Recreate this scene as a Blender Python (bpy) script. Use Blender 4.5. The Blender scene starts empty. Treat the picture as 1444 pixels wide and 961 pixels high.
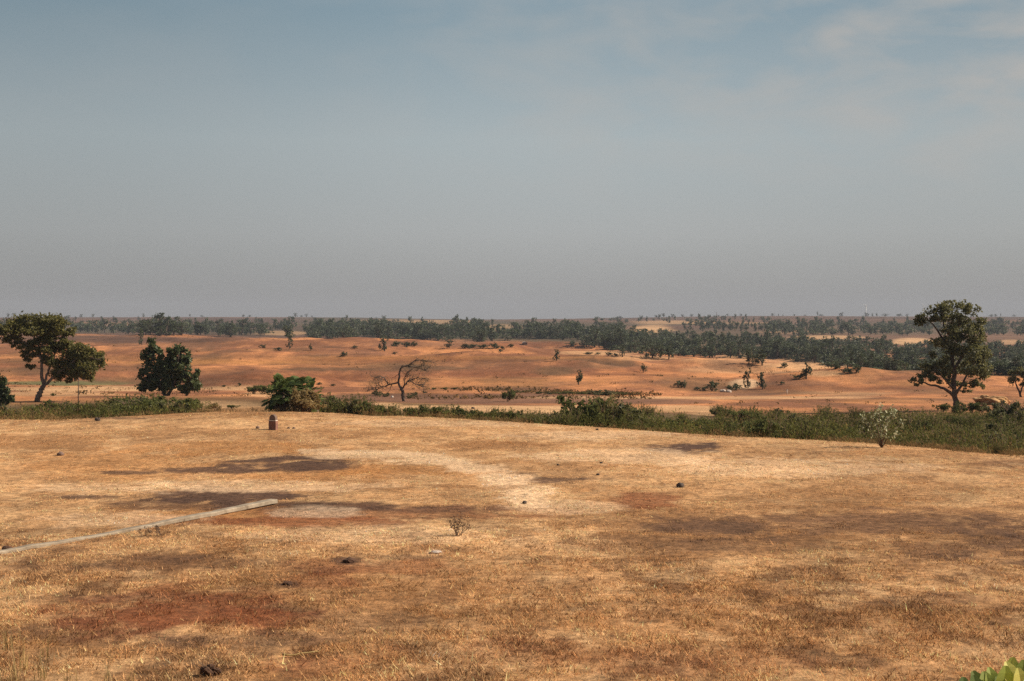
import bpy, math, random
import numpy as np
from mathutils import Vector

# ------------------------------------------------------------------ basics
random.seed(7)
RNG = np.random.default_rng(11)
sc = bpy.context.scene
COL = sc.collection
CAM_Z = 5.0
F = 1984.0            # focal length in photo pixels (1444 wide)
HOR, CX = 450.0, 722.0
HAZE_DENSITY = 0.00014

def smooth(a, b, x):
    t = np.clip((x - a) / (b - a), 0, 1)
    return t * t * (3 - 2 * t)

# ------------------------------------------------------------------ noise
_P = np.random.default_rng(3).random((256, 256)).astype(np.float32)
def vnoise(x, y, seed=0):
    x = x + seed * 17.31; y = y + seed * 9.77
    xi = np.floor(x).astype(np.int64); yi = np.floor(y).astype(np.int64)
    fx = x - xi; fy = y - yi
    fx = fx * fx * (3 - 2 * fx); fy = fy * fy * (3 - 2 * fy)
    x0 = xi & 255; x1 = (xi + 1) & 255; y0 = yi & 255; y1 = (yi + 1) & 255
    a = _P[x0, y0]; b = _P[x1, y0]; c = _P[x0, y1]; d = _P[x1, y1]
    return (a + (b - a) * fx) * (1 - fy) + (c + (d - c) * fx) * fy
def fbm(x, y, wl, oct=4, seed=0, gain=.5):
    s = 0.; amp = 1.; tot = 0.; f = 1. / wl
    ca, sa = math.cos(.6), math.sin(.6)
    for i in range(oct):
        s = s + amp * (vnoise(x * f, y * f, seed + i * 3) * 2 - 1); tot += amp
        x, y = x * ca - y * sa, x * sa + y * ca
        amp *= gain; f *= 2.03
    return s / tot

# ------------------------------------------------------------------ terrain profile (distance, picture row) for several bearings
PROF = {
 -300: [(50, None), (76, 0.), (86, -1.3), (120, -2.0), (150, 552), (200, 541), (280, 519), (400, 494), (560, 479), (720, 474), (900, 474), (1300, 464), (2500, 446)],
   75: [(50, None), (70, 0.), (82, -1.1), (118, -2.0), (150, 552), (200, 541), (280, 519), (400, 494), (560, 479), (720, 474), (900, 474), (1300, 464), (2500, 447.5)],
  240: [(50, None), (75, 0.1), (84, -1.0), (128, -1.9), (150, 561), (200, 545), (280, 520), (400, 494), (560, 480), (720, 474.5), (900, 474), (1300, 464), (2500, 447)],
  420: [(50, None), (77, .05), (86, -1.0), (128, -2.0), (150, 563), (190, 549), (260, 525), (380, 499), (500, 484), (620, 478), (760, 479), (1200, 464), (2500, 447)],
  570: [(50, None), (73, 0.0), (82, -1.2), (118, -2.0), (146, 569), (178, 557), (230, 537), (330, 512), (430, 498), (560, 488), (700, 484), (1100, 466), (2500, 449)],
  722: [(50, None), (71, 0.0), (80, -1.3), (112, -1.9), (142, 570), (176, 556), (225, 537), (320, 512), (420, 498), (520, 490), (620, 489), (760, 482), (1200, 462), (2500, 451)],
  880: [(50, None), (67, 0.0), (76, -1.5), (104, -2.2), (140, 572), (176, 556), (220, 540), (320, 518), (420, 503), (480, 499), (640, 492), (860, 478), (1300, 464), (2500, 448)],
 1030: [(50, None), (63, 0.0), (72, -1.8), (100, -2.4), (150, 566), (178, 557), (200, 556.5), (245, 537), (310, 520), (370, 508), (450, 506), (640, 497), (900, 478), (1350, 462), (2500, 446)],
 1160: [(50, None), (60, 0.0), (70, -1.9), (100, -2.5), (140, 574), (175, 559), (220, 546), (280, 531), (350, 517), (420, 513), (520, 512), (760, 493), (1000, 476), (1400, 463), (2500, 446)],
 1300: [(50, None), (57, 0.0), (67, -1.9), (95, -2.5), (118, 581), (160, 562), (205, 546), (260, 533), (330, 531), (420, 529), (640, 505), (880, 484), (1300, 468), (2500, 446.5)],
 1444: [(50, None), (53, 0.0), (63, -1.9), (92, -2.5), (118, 581), (160, 563), (210, 548), (265, 538), (340, 536), (430, 532), (640, 508), (880, 484), (1300, 468), (2500, 447)],
 1750: [(45, None), (49, 0.0), (60, -1.9), (92, -2.5), (118, 581), (160, 563), (210, 548), (265, 538), (340, 536), (430, 532), (640, 508), (880, 484), (1300, 468), (2500, 447)],
}
ND, NU = 620, 260
LD0, LD1 = math.log(10.), math.log(9500.)
ld = np.linspace(LD0, LD1, ND)
ug = np.linspace(-.55, .55, NU)
tabs, us = [], []
for px, pts in sorted(PROF.items()):
    d = [10.]; z = [0.]
    for dd, v in pts:
        zz = 0. if v is None else (v if abs(v) < 20 else CAM_Z - (v - HOR) * dd / F)
        d.append(dd); z.append(zz)
    zr = z[-1]
    d += [3200, 5000, 9500]; z += [zr - 8, zr - 20, zr - 22]
    tabs.append(np.interp(ld, np.log(d), z)); us.append((px - CX) / F)
tabs = np.array(tabs); us = np.array(us)
TAB = np.empty((ND, NU))
for i in range(ND):
    TAB[i] = np.interp(ug, us, tabs[:, i])
def gsm(a, ax, s):
    r = int(s * 3) + 1; k = np.exp(-.5 * (np.arange(-r, r + 1) / s) ** 2); k /= k.sum()
    ap = np.pad(a, [(r, r) if i == ax else (0, 0) for i in range(2)], mode='edge')
    return np.apply_along_axis(lambda v: np.convolve(v, k, 'valid'), ax, ap)
TAB = gsm(gsm(TAB, 0, 2.6), 1, 7.)
EDGE = sorted((p, [q for q in v if q[1] is not None][0][0]) for p, v in PROF.items())
EU = np.array([(p - CX) / F for p, _ in EDGE]); EDD = np.array([e for _, e in EDGE], float)
def edge_d(u): return np.interp(u, EU, EDD)

def gully(x, y): return fbm(x + 30 * fbm(x, y, 90, 2, 21), y, 120., 2, 22)
MOUNDS = [(715, 292, 34, 17, 2.0), (812, 262, 13, 10, 1.5), (470, 318, 40, 18, 1.7), (560, 262, 26, 11, 1.2), (250, 300, 46, 18, 1.6), (330, 400, 60, 24, 1.8), (640, 222, 34, 11, 1.1), (910, 285, 26, 13, 1.4), (860, 345, 30, 15, 1.3), (1225, 222, 22, 10, 1.1), (1190, 285, 26, 12, 1.2), (110, 330, 60, 22, 1.9), (40, 240, 30, 14, 1.3), (700, 400, 60, 22, 1.6), (520, 420, 60, 22, 1.6), (985, 232, 18, 8, .9), (420, 232, 26, 10, .8)]
def terrain_z(x, y):
    x = np.asarray(x, float); y = np.asarray(y, float)
    yy = np.maximum(y, 10.); u = np.clip(x / yy, -.549, .549)
    fi = np.clip((np.log(yy) - LD0) / (LD1 - LD0) * (ND - 1), 0, ND - 1.001)
    fj = (u + .55) / 1.1 * (NU - 1.001)
    i = fi.astype(int); j = fj.astype(int); a = fi - i; b = fj - j
    z = (TAB[i, j] * (1 - a) + TAB[i + 1, j] * a) * (1 - b) + (TAB[i, j + 1] * (1 - a) + TAB[i + 1, j + 1] * a) * b
    near = smooth(20, 30, y) * (1 - smooth(80, 130, y))
    z = z + near * .10 * fbm(x, y, 11., 3, 1) + (1 - smooth(70, 120, y)) * .035 * fbm(x, y, 1.6, 3, 2)
    hill = smooth(150, 240, y) * (1 - smooth(750, 1000, y))
    fm = 1 + .6 * fbm(x, y, 26., 2, 27)
    for mp_, md, mrx, mry, mh in MOUNDS:
        mx = (mp_ - CX) / F * md; e = ((x - mx) / mrx) ** 2 + ((y - md) / mry) ** 2
        z = z + mh * np.exp(-e * fm)
    z = z + hill * (2.6 * fbm(x + 8 * fbm(x, y, 40., 2, 24), y * .62, 36., 4, 4, .42) + .18 * fbm(x, y, 9., 2, 9))
    z = z - hill * 1.9 * np.exp(-(gully(x, y) / .10) ** 2)
    far = smooth(800, 1300, y)
    z = z + far * 3.0 * fbm(x, y, 320., 4, 5)
    z = z + 3.2 * (1 - smooth(1.5, 12.5, y))           # the road bank the camera stands on
    return z

def hit(px, py, d0=13., d1=6000.):
    """point where the line of sight through a photo position meets the ground"""
    u = (px - CX) / F; s = (py - HOR) / F
    d = np.exp(np.linspace(math.log(d0), math.log(d1), 5000))
    zt = terrain_z(u * d, d); g = np.nonzero(CAM_Z - s * d <= zt)[0]
    k = g[0] if len(g) else len(d) - 1
    return Vector((u * d[k], d[k], float(zt[k])))
def on(px, d):
    x = (px - CX) / F * d
    return Vector((x, d, float(terrain_z(x, d))))

# ------------------------------------------------------------------ ground colours
STRAW = np.array((.56, .315, .148)); BROWN = np.array((.335, .165, .068)); REDSOIL = np.array((.20, .066, .027))
ORANGE = np.array((.42, .19, .065)); BURNT = np.array((.090, .049, .033)); PALE = np.array((.78, .52, .31)); ASH = np.array((.47, .33, .22))
REDGRASS = np.array((.37, .135, .052)); PLOUGH = np.array((.17, .085, .052)); GREEN = np.array((.085, .105, .045))
SCRUB_SHADE = np.array((.110, .064, .034)); RIDGE = np.array((.088, .050, .036)); FLOOR = np.array((.075, .06, .035)); TANF = np.array((.50, .30, .155))  # scrub tone is darkened to double as painted shade on hill slopes
PATCH = [  # photo position, half size, colour, strength
 (330, 632, 170, 9, ORANGE, .6), (160, 658, 170, 20, ORANGE, .55), (310, 722, 190, 17, ORANGE, .7), (250, 735, 90, 8, REDSOIL, .5), (420, 737, 150, 7, REDSOIL, .75), (560, 722, 200, 11, REDSOIL, .65),
 (590, 664, 170, 9, ORANGE, .7), (430, 668, 130, 13, ORANGE, .6), (915, 704, 48, 11, REDSOIL, .75), (850, 690, 60, 8, ORANGE, .4),
 (260, 868, 190, 36, REDSOIL, .6), (150, 893, 150, 20, BURNT, .6), (330, 902, 180, 14, BURNT, .55), (240, 795, 150, 10, BURNT, .45), (60, 800, 90, 9, BURNT, .35), (130, 845, 180, 7, BURNT, .35), (390, 860, 60, 10, BURNT, .35), (270, 866, 150, 26, REDSOIL, .66), (170, 880, 110, 30, REDSOIL, .6), (370, 872, 90, 16, REDSOIL, .5), (555, 786, 60, 5, BURNT, .6), (460, 806, 50, 5, BURNT, .5), (520, 800, 110, 11, REDSOIL, .5), (450, 822, 60, 10, REDSOIL, .5), (700, 920, 160, 24, REDSOIL, .35), (980, 935, 160, 22, REDSOIL, .35), (440, 940, 80, 20, REDSOIL, .5),
 (400, 656, 95, 12, BURNT, .95), (440, 648, 60, 6, BURNT, .8), (320, 664, 110, 5, BURNT, .9), (182, 667, 45, 3, BURNT, .8),
 (300, 701, 120, 12, BURNT, .95), (140, 702, 85, 4, BURNT, .85), (240, 712, 120, 8, BURNT, .7), (380, 694, 40, 5, BURNT, .8), (500, 715, 130, 6, BURNT, .75), (620, 718, 120, 6, BURNT, .55), (420, 710, 60, 4, BURNT, .7),
 (790, 677, 85, 6, BURNT, .85), (742, 668, 34, 4, BURNT, .7), (965, 634, 62, 9.5, BURNT, 1.), (715, 628, 80, 7, BROWN, .9), (700, 688, 70, 5, BROWN, .7),
 (880, 602, 60, 2.2, BURNT, .7), (690, 592, 40, 1.8, BURNT, .7), (1000, 607, 70, 2, BROWN, .8), (160, 590, 60, 2, BURNT, .7), (60, 625, 110, 12, BROWN, .8), (520, 612, 120, 6, BROWN, .5), (1300, 640, 160, 6, BROWN, .5), (1420, 652, 60, 6, BURNT, .4),
 (445, 722, 62, 8, ASH, .65), (613, 780, 12, 4, ASH, .6),
 (350, 686, 190, 8, PALE, .55), (520, 643, 80, 6, PALE, .6), (610, 650, 70, 7, PALE, .8), (675, 661, 50, 7, PALE, .9), (720, 676, 40, 8, PALE, .9), (755, 693, 40, 9, PALE, .8), (790, 715, 70, 10, PALE, .5), (890, 645, 150, 12, PALE, .55), (1120, 660, 200, 14, PALE, .5), (830, 615, 120, 7, PALE, .5), (620, 598, 160, 5, PALE, .4), (130, 690, 120, 9, PALE, .45), (140, 735, 130, 14, PALE, .5), (560, 755, 200, 12, PALE, .35), (980, 640, 20, 3, BURNT, .3),
 (1230, 740, 280, 22, BURNT, .62), (1360, 778, 160, 22, BURNT, .5), (1020, 745, 120, 9, BURNT, .4), (900, 770, 180, 12, BURNT, .3), (1390, 790, 90, 16, BURNT, .4), (1080, 770, 120, 9, BURNT, .25), (1200, 742, 280, 24, BROWN, .75), (1340, 765, 200, 40, BROWN, .8), (1420, 760, 80, 45, BURNT, .4), (1000, 770, 170, 22, BROWN, .5), (240, 792, 110, 11, BROWN, .8), (230, 787, 60, 8, BURNT, .45), (90, 905, 150, 34, BROWN, .7), (560, 850, 330, 60, BROWN, .45), (520, 880, 110, 18, BURNT, .35), (360, 915, 60, 12, BURNT, .35), (1250, 890, 260, 30, BROWN, .45), (900, 880, 200, 18, BROWN, .3), (1150, 838, 60, 5, BURNT, .35), (1330, 845, 90, 8, BURNT, .35), (960, 850, 100, 8, BURNT, .2), (490, 792, 22, 5, BURNT, .8), (405, 826, 18, 5, BURNT, .7),
 (200, 582, 210, 8, BROWN, .7), (330, 577, 110, 5, BROWN, .5), (1180, 611, 200, 6, BROWN, .55), (760, 596, 90, 3, BROWN, .5), (560, 600, 120, 5, BROWN, .4), (240, 610, 100, 6, BROWN, .35), (860, 730, 120, 14, BROWN, .3), (1100, 700, 180, 14, BROWN, .35), (1250, 690, 160, 14, BROWN, .35),
 (1240, 745, 330, 45, BROWN, .6), (650, 840, 420, 60, BROWN, .15),
 # middle distance; dark mound sides have slope shade painted in with scrub
 (230, 465, 260, 7, RIDGE, .8), (130, 466, 60, 4, FLOOR, .8), (350, 466, 120, 7, FLOOR, .5), (700, 458, 320, 5, FLOOR, .6), (1250, 464, 240, 10, FLOOR, .55), (1020, 466, 90, 8, FLOOR, .5), (330, 503, 170, 4, SCRUB_SHADE, .35), (150, 520, 160, 5, SCRUB_SHADE, .4), (420, 533, 160, 5, REDSOIL, .4), (300, 537, 160, 4, SCRUB_SHADE, .3), (730, 528, 160, 4, REDSOIL, .35), (560, 507, 160, 4, REDSOIL, .35), (820, 519, 120, 4, PLOUGH, .4), (1200, 547, 200, 4, REDSOIL, .4), (950, 522, 120, 4, REDSOIL, .4), (620, 505, 260, 2.5, ORANGE, .6), (280, 511, 200, 3, ORANGE, .6),
 (90, 541, 100, 3.2, GREEN, .8), (150, 549, 170, 4, TANF, .9), (80, 556, 90, 4, TANF, .6), (300, 572, 90, 6, TANF, .6), (330, 548, 60, 4, TANF, .7), (380, 556, 40, 5, TANF, .6),
 (700, 578, 230, 6, TANF, .95), (540, 571, 25, 3, TANF, .6), (960, 577, 60, 5, TANF, .8), (1010, 583, 40, 5, TANF, .6),
 (700, 562, 260, 7, PLOUGH, .95), (480, 560, 80, 6, PLOUGH, .5), (1020, 561, 240, 3, TANF, .75), (1200, 556, 80, 4, TANF, .4), (930, 566, 80, 4, PLOUGH, .8),
 (1050, 541, 22, 7, PALE, .8), (990, 541, 60, 11, SCRUB_SHADE, .6), (1020, 557, 90, 2.5, PLOUGH, .7),
 (30, 523, 70, 6, SCRUB_SHADE, .6), (180, 537, 60, 5, SCRUB_SHADE, .55), (60, 479, 300, 6, RIDGE, .8), (240, 487, 90, 4, PLOUGH, .4), (460, 521, 70, 2, SCRUB_SHADE, .75), (560, 519, 60, 5, SCRUB_SHADE, .5), (600, 520, 60, 5, SCRUB_SHADE, .45), (640, 514, 120, 6, SCRUB_SHADE, .35), (500, 498, 60, 5, PLOUGH, .35), (780, 523, 36, 7, SCRUB_SHADE, .8), (640, 520, 40, 2.5, SCRUB_SHADE, .6), (740, 507, 80, 5, SCRUB_SHADE, .35), (850, 513, 40, 7, SCRUB_SHADE, .5), (900, 540, 40, 3, PLOUGH, .5), (800, 541, 40, 3, PLOUGH, .4), (1120, 541, 60, 4, PLOUGH, .55), (1160, 552, 60, 6, SCRUB_SHADE, .35), (1050, 522, 100, 6, TANF, .4), (1140, 515, 60, 6, TANF, .7), (1060, 508, 80, 4, TANF, .4), (1160, 527, 30, 4, TANF, .7), (850, 498, 60, 3, TANF, .6), (900, 505, 40, 4, TANF, .4), (990, 515, 90, 5, PLOUGH, .35), (440, 510, 200, 8, ORANGE, .25), (680, 540, 160, 8, ORANGE, .3), (120, 507, 200, 8, ORANGE, .25),
 (640, 486, 130, 4, PLOUGH, .55), (760, 486, 80, 4, REDSOIL, .5), (1050, 503, 40, 4, TANF, .6), (1350, 566, 140, 5, PLOUGH, .3), (1250, 566, 80, 3, ORANGE, .5), (1300, 541, 60, 5, ORANGE, .4),
 (920, 464, 40, 6, TANF, .95), (945, 455, 60, 2.5, TANF, .6), (1290, 482, 34, 6, TANF, .95), (1170, 476, 50, 3, TANF, .7), (1110, 468, 50, 3, TANF, .3), (400, 470, 40, 3, TANF, .5), (1425, 482, 20, 4, TANF, .6), (630, 455, 60, 3, TANF, .5), (710, 462, 30, 6, TANF, .4), (200, 462, 14, 5, REDSOIL, .5), (130, 458, 60, 3, TANF, .25), (560, 453, 60, 2, TANF, .4), (1030, 456, 60, 2, TANF, .3),
]
PATCH.sort(key=lambda q: 0 if (q[4] is BROWN or q[4] is ORANGE) else 1)
def ground(x, y, z):
    """base colour and how bare the soil is"""
    n = len(x)
    u = x / np.maximum(y, 4.)
    px = CX + F * u; py = HOR + F * (CAM_Z - z) / np.maximum(y, 4.)
    ed = edge_d(u)
    big = fbm(x, y, 14., 4, 31); mid = fbm(x, y, 3.2, 4, 32); fine = fbm(x, y, .8, 3, 33)
    nearer = smooth(700, 830, py)
    t = np.clip(.0 + .14 * nearer + .50 * big + .65 * mid + .9 * fine, 0, 1)
    C = STRAW * (1 - t)[:, None] + BROWN * t[:, None]
    t2 = smooth(.15, .75, fbm(x, y, 6., 4, 40)) * .45
    C = C * (1 - t2[:, None]) + ORANGE * t2[:, None] * .95
    bare = np.zeros(n)
    fk = smooth(-.04, .26, fbm(x * .8, y * .5, .50, 4, 45, .66)) * (.30 + .45 * nearer) * np.where(y < 95, 1, 0)
    C = C * (1 - fk[:, None]) + np.array((.150, .072, .035)) * fk[:, None]
    lk = smooth(.0, .34, fbm(x, y * .6, .8, 4, 46, .66)) * .50 * np.where(y < 95, 1, 0)
    C = C * (1 - lk[:, None]) + np.array((.62, .39, .20)) * lk[:, None]
    farm = smooth(0, 8, y - ed)[:, None]
    hb = np.clip(.52 + 1.25 * fbm(x + 8 * fbm(x, y * .5, 18., 2, 49), y * .42, 26., 5, 41, .58) + .6 * fbm(x, y * .5, 90., 2, 44), 0, 1)[:, None]
    hb = np.clip(hb + (1.1 * fbm(x, y * .4, 5., 4, 50, .7) + .7 * fbm(x, y * .5, 11., 3, 55))[:, None], 0, 1)
    hill = np.array((.220, .092, .046)) * (1 - hb) + np.array((.53, .225, .092)) * hb
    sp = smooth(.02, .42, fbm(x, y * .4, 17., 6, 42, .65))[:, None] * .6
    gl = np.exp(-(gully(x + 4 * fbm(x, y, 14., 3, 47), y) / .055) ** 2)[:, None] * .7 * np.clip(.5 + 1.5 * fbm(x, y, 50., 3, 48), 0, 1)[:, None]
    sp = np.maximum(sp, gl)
    hill = hill * (1 - sp) + SCRUB_SHADE * sp
    gul = SCRUB_SHADE * .8 + np.array((.03, .025, .01))
    gm = (1 - smooth(105, 135, y))[:, None]
    hill = hill * .98
    fld = hill * (1 - gm) + gul * gm
    rd = smooth(620, 900, y)[:, None]
    rr = np.clip(.35 + 1.3 * fbm(x, y, 260., 5, 43), 0, 1)[:, None]
    fld = fld * (1 - rd) + (RIDGE * (1 - rr * .5) + np.array((.24, .125, .07)) * rr * .5) * rd
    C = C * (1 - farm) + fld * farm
    # woodland floor on the right and along the belt
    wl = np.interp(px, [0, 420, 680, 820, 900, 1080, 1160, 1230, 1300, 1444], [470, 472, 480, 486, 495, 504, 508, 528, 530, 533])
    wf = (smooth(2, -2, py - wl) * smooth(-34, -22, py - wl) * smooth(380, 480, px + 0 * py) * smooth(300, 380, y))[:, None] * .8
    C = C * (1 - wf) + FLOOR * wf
    fw = np.where(y < 90, 1., 0.)
    wn = np.where(y < 90, 1.5 * fbm(x * .8, y * .55, 2.6, 6, 51, .68) + 1.1 * fbm(x, y * .7, .5, 3, 54, .7), np.where(y < 700, 1.5 * fbm(x * .7, y * .6, 18., 6, 52, .65), fbm(x, y, 140., 4, 53)))
    trail = [(430, 637, 4), (560, 640, 4.5), (607, 645, 5.5), (648, 657, 7), (690, 668, 8), (722, 685, 9), (750, 712, 10)]
    tk = np.zeros(n)
    for (ax, ay, aw), (bx, by_, bw) in zip(trail[:-1], trail[1:]):
        sx_ = .30; dx, dy = (bx - ax) * sx_, by_ - ay; q = np.clip((((px - ax) * sx_) * dx + (py - ay) * dy) / (dx * dx + dy * dy), 0, 1)
        ds = np.hypot((px - ax) * sx_ - q * dx, py - ay - q * dy); tk = np.maximum(tk, smooth(1.15, .35, ds / (aw + (bw - aw) * q) + .5 * wn))
    tk = (tk * .95 * np.where(y < 75, 1, 0))[:, None]; C = C * (1 - tk) + PALE * tk
    for (cx, cy, rx, ry, col, st) in PATCH:
        m = (np.abs(px - cx) < rx * 1.7) & (np.abs(py - cy) < ry * 1.7)
        if not m.any(): continue
        q = 1 - ((px[m] - cx) / rx) ** 2 - ((py[m] - cy) / ry) ** 2 + .95 * wn[m]
        k = smooth(-.32, .62, q) * st
        C[m] = C[m] * (1 - k[:, None]) + col * k[:, None]
        if col is BURNT or col is REDSOIL or col is ASH: bare[m] = np.maximum(bare[m], k)
        if col is ORANGE: bare[m] = np.maximum(bare[m], k * .6)
    return C, bare

# ------------------------------------------------------------------ mesh helpers
def np_mesh(name, V, faces, mats, midx=None, col=None, tint=None, smoothf=False):
    """V (n,3); faces list of int arrays (k,3) or (k,4)"""
    me = bpy.data.meshes.new(name)
    V = np.asarray(V, np.float32)
    me.vertices.add(len(V)); me.vertices.foreach_set('co', V.ravel())
    faces = [np.asarray(f, np.int32) for f in faces if len(f)]
    loops = np.concatenate([f.ravel() for f in faces])
    tot = np.concatenate([np.full(len(f), f.shape[1], np.int32) for f in faces])
    st = np.concatenate([[0], np.cumsum(tot)[:-1]]).astype(np.int32)
    me.loops.add(len(loops)); me.loops.foreach_set('vertex_index', loops)
    me.polygons.add(len(tot)); me.polygons.foreach_set('loop_start', st); me.polygons.foreach_set('loop_total', tot)
    for m in mats: me.materials.append(m)
    if midx is not None: me.polygons.foreach_set('material_index', np.asarray(midx, np.int32))
    if smoothf is not False:
        s = np.ones(len(tot), bool) if smoothf is True else np.asarray(smoothf, bool)
        me.polygons.foreach_set('use_smooth', s)
    if col is not None:
        a = me.attributes.new('Col', 'FLOAT_COLOR', 'POINT')
        a.data.foreach_set('color', np.concatenate([col, np.ones((len(col), 1))], 1).astype(np.float32).ravel())
    if tint is not None:
        a = me.attributes.new('tint', 'FLOAT', 'POINT'); a.data.foreach_set('value', np.asarray(tint, np.float32))
    me.update(calc_edges=True)
    return me

class G:
    """collects verts and faces, each with a material slot and a tint"""
    def __init__(s): s.V = []; s.Q = []; s.T = []; s.qm = []; s.tm = []; s.n = 0; s.tn = []; s.qs = []; s.ts = []
    def add(s, V, quads=None, tris=None, mat=0, tint=.5, sm=False):
        V = np.asarray(V, float); 
        if quads is not None and len(quads): s.Q.append(np.asarray(quads) + s.n); s.qm.append(np.full(len(quads), mat)); s.qs.append(np.full(len(quads), sm))
        if tris is not None and len(tris): s.T.append(np.asarray(tris) + s.n); s.tm.append(np.full(len(tris), mat)); s.ts.append(np.full(len(tris), sm))
        s.V.append(V); s.n += len(V)
        s.tn.append(np.broadcast_to(np.asarray(tint, float), (len(V),)) if np.ndim(tint) < 1 or len(np.atleast_1d(tint)) == len(V) else np.repeat(tint, len(V) // len(tint)))
    def tube(s, pts, rad, sides=7, mat=0, wob=0.):
        pts = np.asarray(pts, float); rad = np.asarray(rad, float); n = len(pts)
        t = np.gradient(pts, axis=0); t /= np.linalg.norm(t, axis=1)[:, None] + 1e-9
        ref = np.array((.13, .97, .2)); a = np.cross(t, ref); a /= np.linalg.norm(a, axis=1)[:, None] + 1e-9; b = np.cross(t, a)
        th = np.arange(sides) / sides * 2 * np.pi
        R = rad[:, None] * (1 + wob * (RNG.random((n, sides)) - .5))
        V = pts[:, None, :] + R[:, :, None] * (np.cos(th)[None, :, None] * a[:, None, :] + np.sin(th)[None, :, None] * b[:, None, :])
        V = V.reshape(-1, 3); i = np.arange(n - 1)[:, None] * sides; j = np.arange(sides)[None, :]; k = (j + 1) % sides
        q = np.stack([i + j, i + k, i + sides + k, i + sides + j], -1).reshape(-1, 4)
        c0, c1 = len(V), len(V) + 1
        V = np.concatenate([V, pts[:1], pts[-1:]])
        tr = np.concatenate([np.stack([np.full(sides, c0), (j[0] + 1) % sides, j[0]], 1), np.stack([np.full(sides, c1), (n - 1) * sides + j[0], (n - 1) * sides + (j[0] + 1) % sides], 1)])
        s.add(V, q, tr, mat, .5, True)
    def leaves(s, C, length, width, up=0., mat=0, tint=None, droop=0.):
        """diamond leaves at centres C"""
        n = len(C)
        if n == 0: return
        a = RNG.normal(size=(n, 3)); a[:, 2] = a[:, 2] * (1 - .5 * abs(up)) + up * 1.5 - droop; a /= np.linalg.norm(a, axis=1)[:, None]
        r = RNG.normal(size=(n, 3)); b = np.cross(a, r); b /= np.linalg.norm(b, axis=1)[:, None] + 1e-9
        L = (length * RNG.uniform(.6, 1.3, n))[:, None]; W = (width * RNG.uniform(.6, 1.3, n))[:, None]
        bend = np.cross(a, b) * L * .12
        V = np.stack([C - a * L * .5 - bend, C + b * W * .5, C + a * L * .5 - bend, C - b * W * .5], 1).reshape(-1, 3)
        q = np.arange(n * 4).reshape(-1, 4)
        t = RNG.random(n) if tint is None else tint
        s.add(V, q, None, mat, np.repeat(t, 4))
    def mesh(s, name, mats, smoothf=None):
        sm = np.concatenate(([*s.qs, *s.ts]))
        return np_mesh(name, np.concatenate(s.V), ([np.concatenate(s.Q)] if s.Q else []) + ([np.concatenate(s.T)] if s.T else []), mats,
                       np.concatenate([*s.qm, *s.tm]), None, np.concatenate(s.tn), sm)

def obj(name, me, parent=None, loc=None):
    o = bpy.data.objects.new(name, me); COL.objects.link(o)
    if parent is not None: o.parent = parent
    if loc is not None: o.location = loc
    return o
def tag(o, label, cat, group=None, kind=None):
    if label: o['label'] = label
    if cat: o['category'] = cat
    if group: o['group'] = group
    if kind: o['kind'] = kind
    return o
def thing(name, loc, label, cat, group=None, rz=0.):
    o = obj(name, None, None, loc); o.rotation_euler.z = rz; o.empty_display_size = .3
    return tag(o, label, cat, group)
def copy_tree(root, loc, rz, scale, label, group=None):
    r = root.copy(); COL.objects.link(r); r.location = loc; r.rotation_euler = (0, 0, rz); r.scale = scale
    r['label'] = label
    if group: r['group'] = group
    for ch in list(root.children):
        c = ch.copy(); COL.objects.link(c); c.parent = r
    return r

# ------------------------------------------------------------------ materials
def nodes(name):
    m = bpy.data.materials.new(name); m.use_nodes = True
    nt = m.node_tree; nt.nodes.clear()
    return m, nt, nt.nodes, nt.links
def mat_noise(name, c1, c2, scale, rough=.9, bump=.3, detail=8., c3=None, stretch=(1, 1, 1)):
    m, nt, N, L = nodes(name)
    out = N.new('ShaderNodeOutputMaterial'); b = N.new('ShaderNodeBsdfPrincipled'); L.new(b.outputs[0], out.inputs[0])
    tc = N.new('ShaderNodeTexCoord'); mp = N.new('ShaderNodeMapping'); mp.inputs['Scale'].default_value = stretch
    L.new(tc.outputs['Object'], mp.inputs[0])
    n = N.new('ShaderNodeTexNoise'); n.inputs['Scale'].default_value = scale; n.inputs['Detail'].default_value = detail; n.inputs['Roughness'].default_value = .65
    L.new(mp.outputs[0], n.inputs['Vector'])
    r = N.new('ShaderNodeValToRGB'); e = r.color_ramp.elements
    e[0].position = .32; e[0].color = (*c1, 1); e[1].position = .68; e[1].color = (*c2, 1)
    if c3: q = e.new(.85); q.color = (*c3, 1)
    L.new(n.outputs[0], r.inputs[0]); L.new(r.outputs[0], b.inputs['Base Color'])
    b.inputs['Roughness'].default_value = rough; b.inputs['Specular IOR Level'].default_value = .25
    if bump:
        bp = N.new('ShaderNodeBump'); bp.inputs['Strength'].default_value = bump; bp.inputs['Distance'].default_value = .03
        L.new(n.outputs[0], bp.inputs['Height']); L.new(bp.outputs[0], b.inputs['Normal'])
    return m
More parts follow.
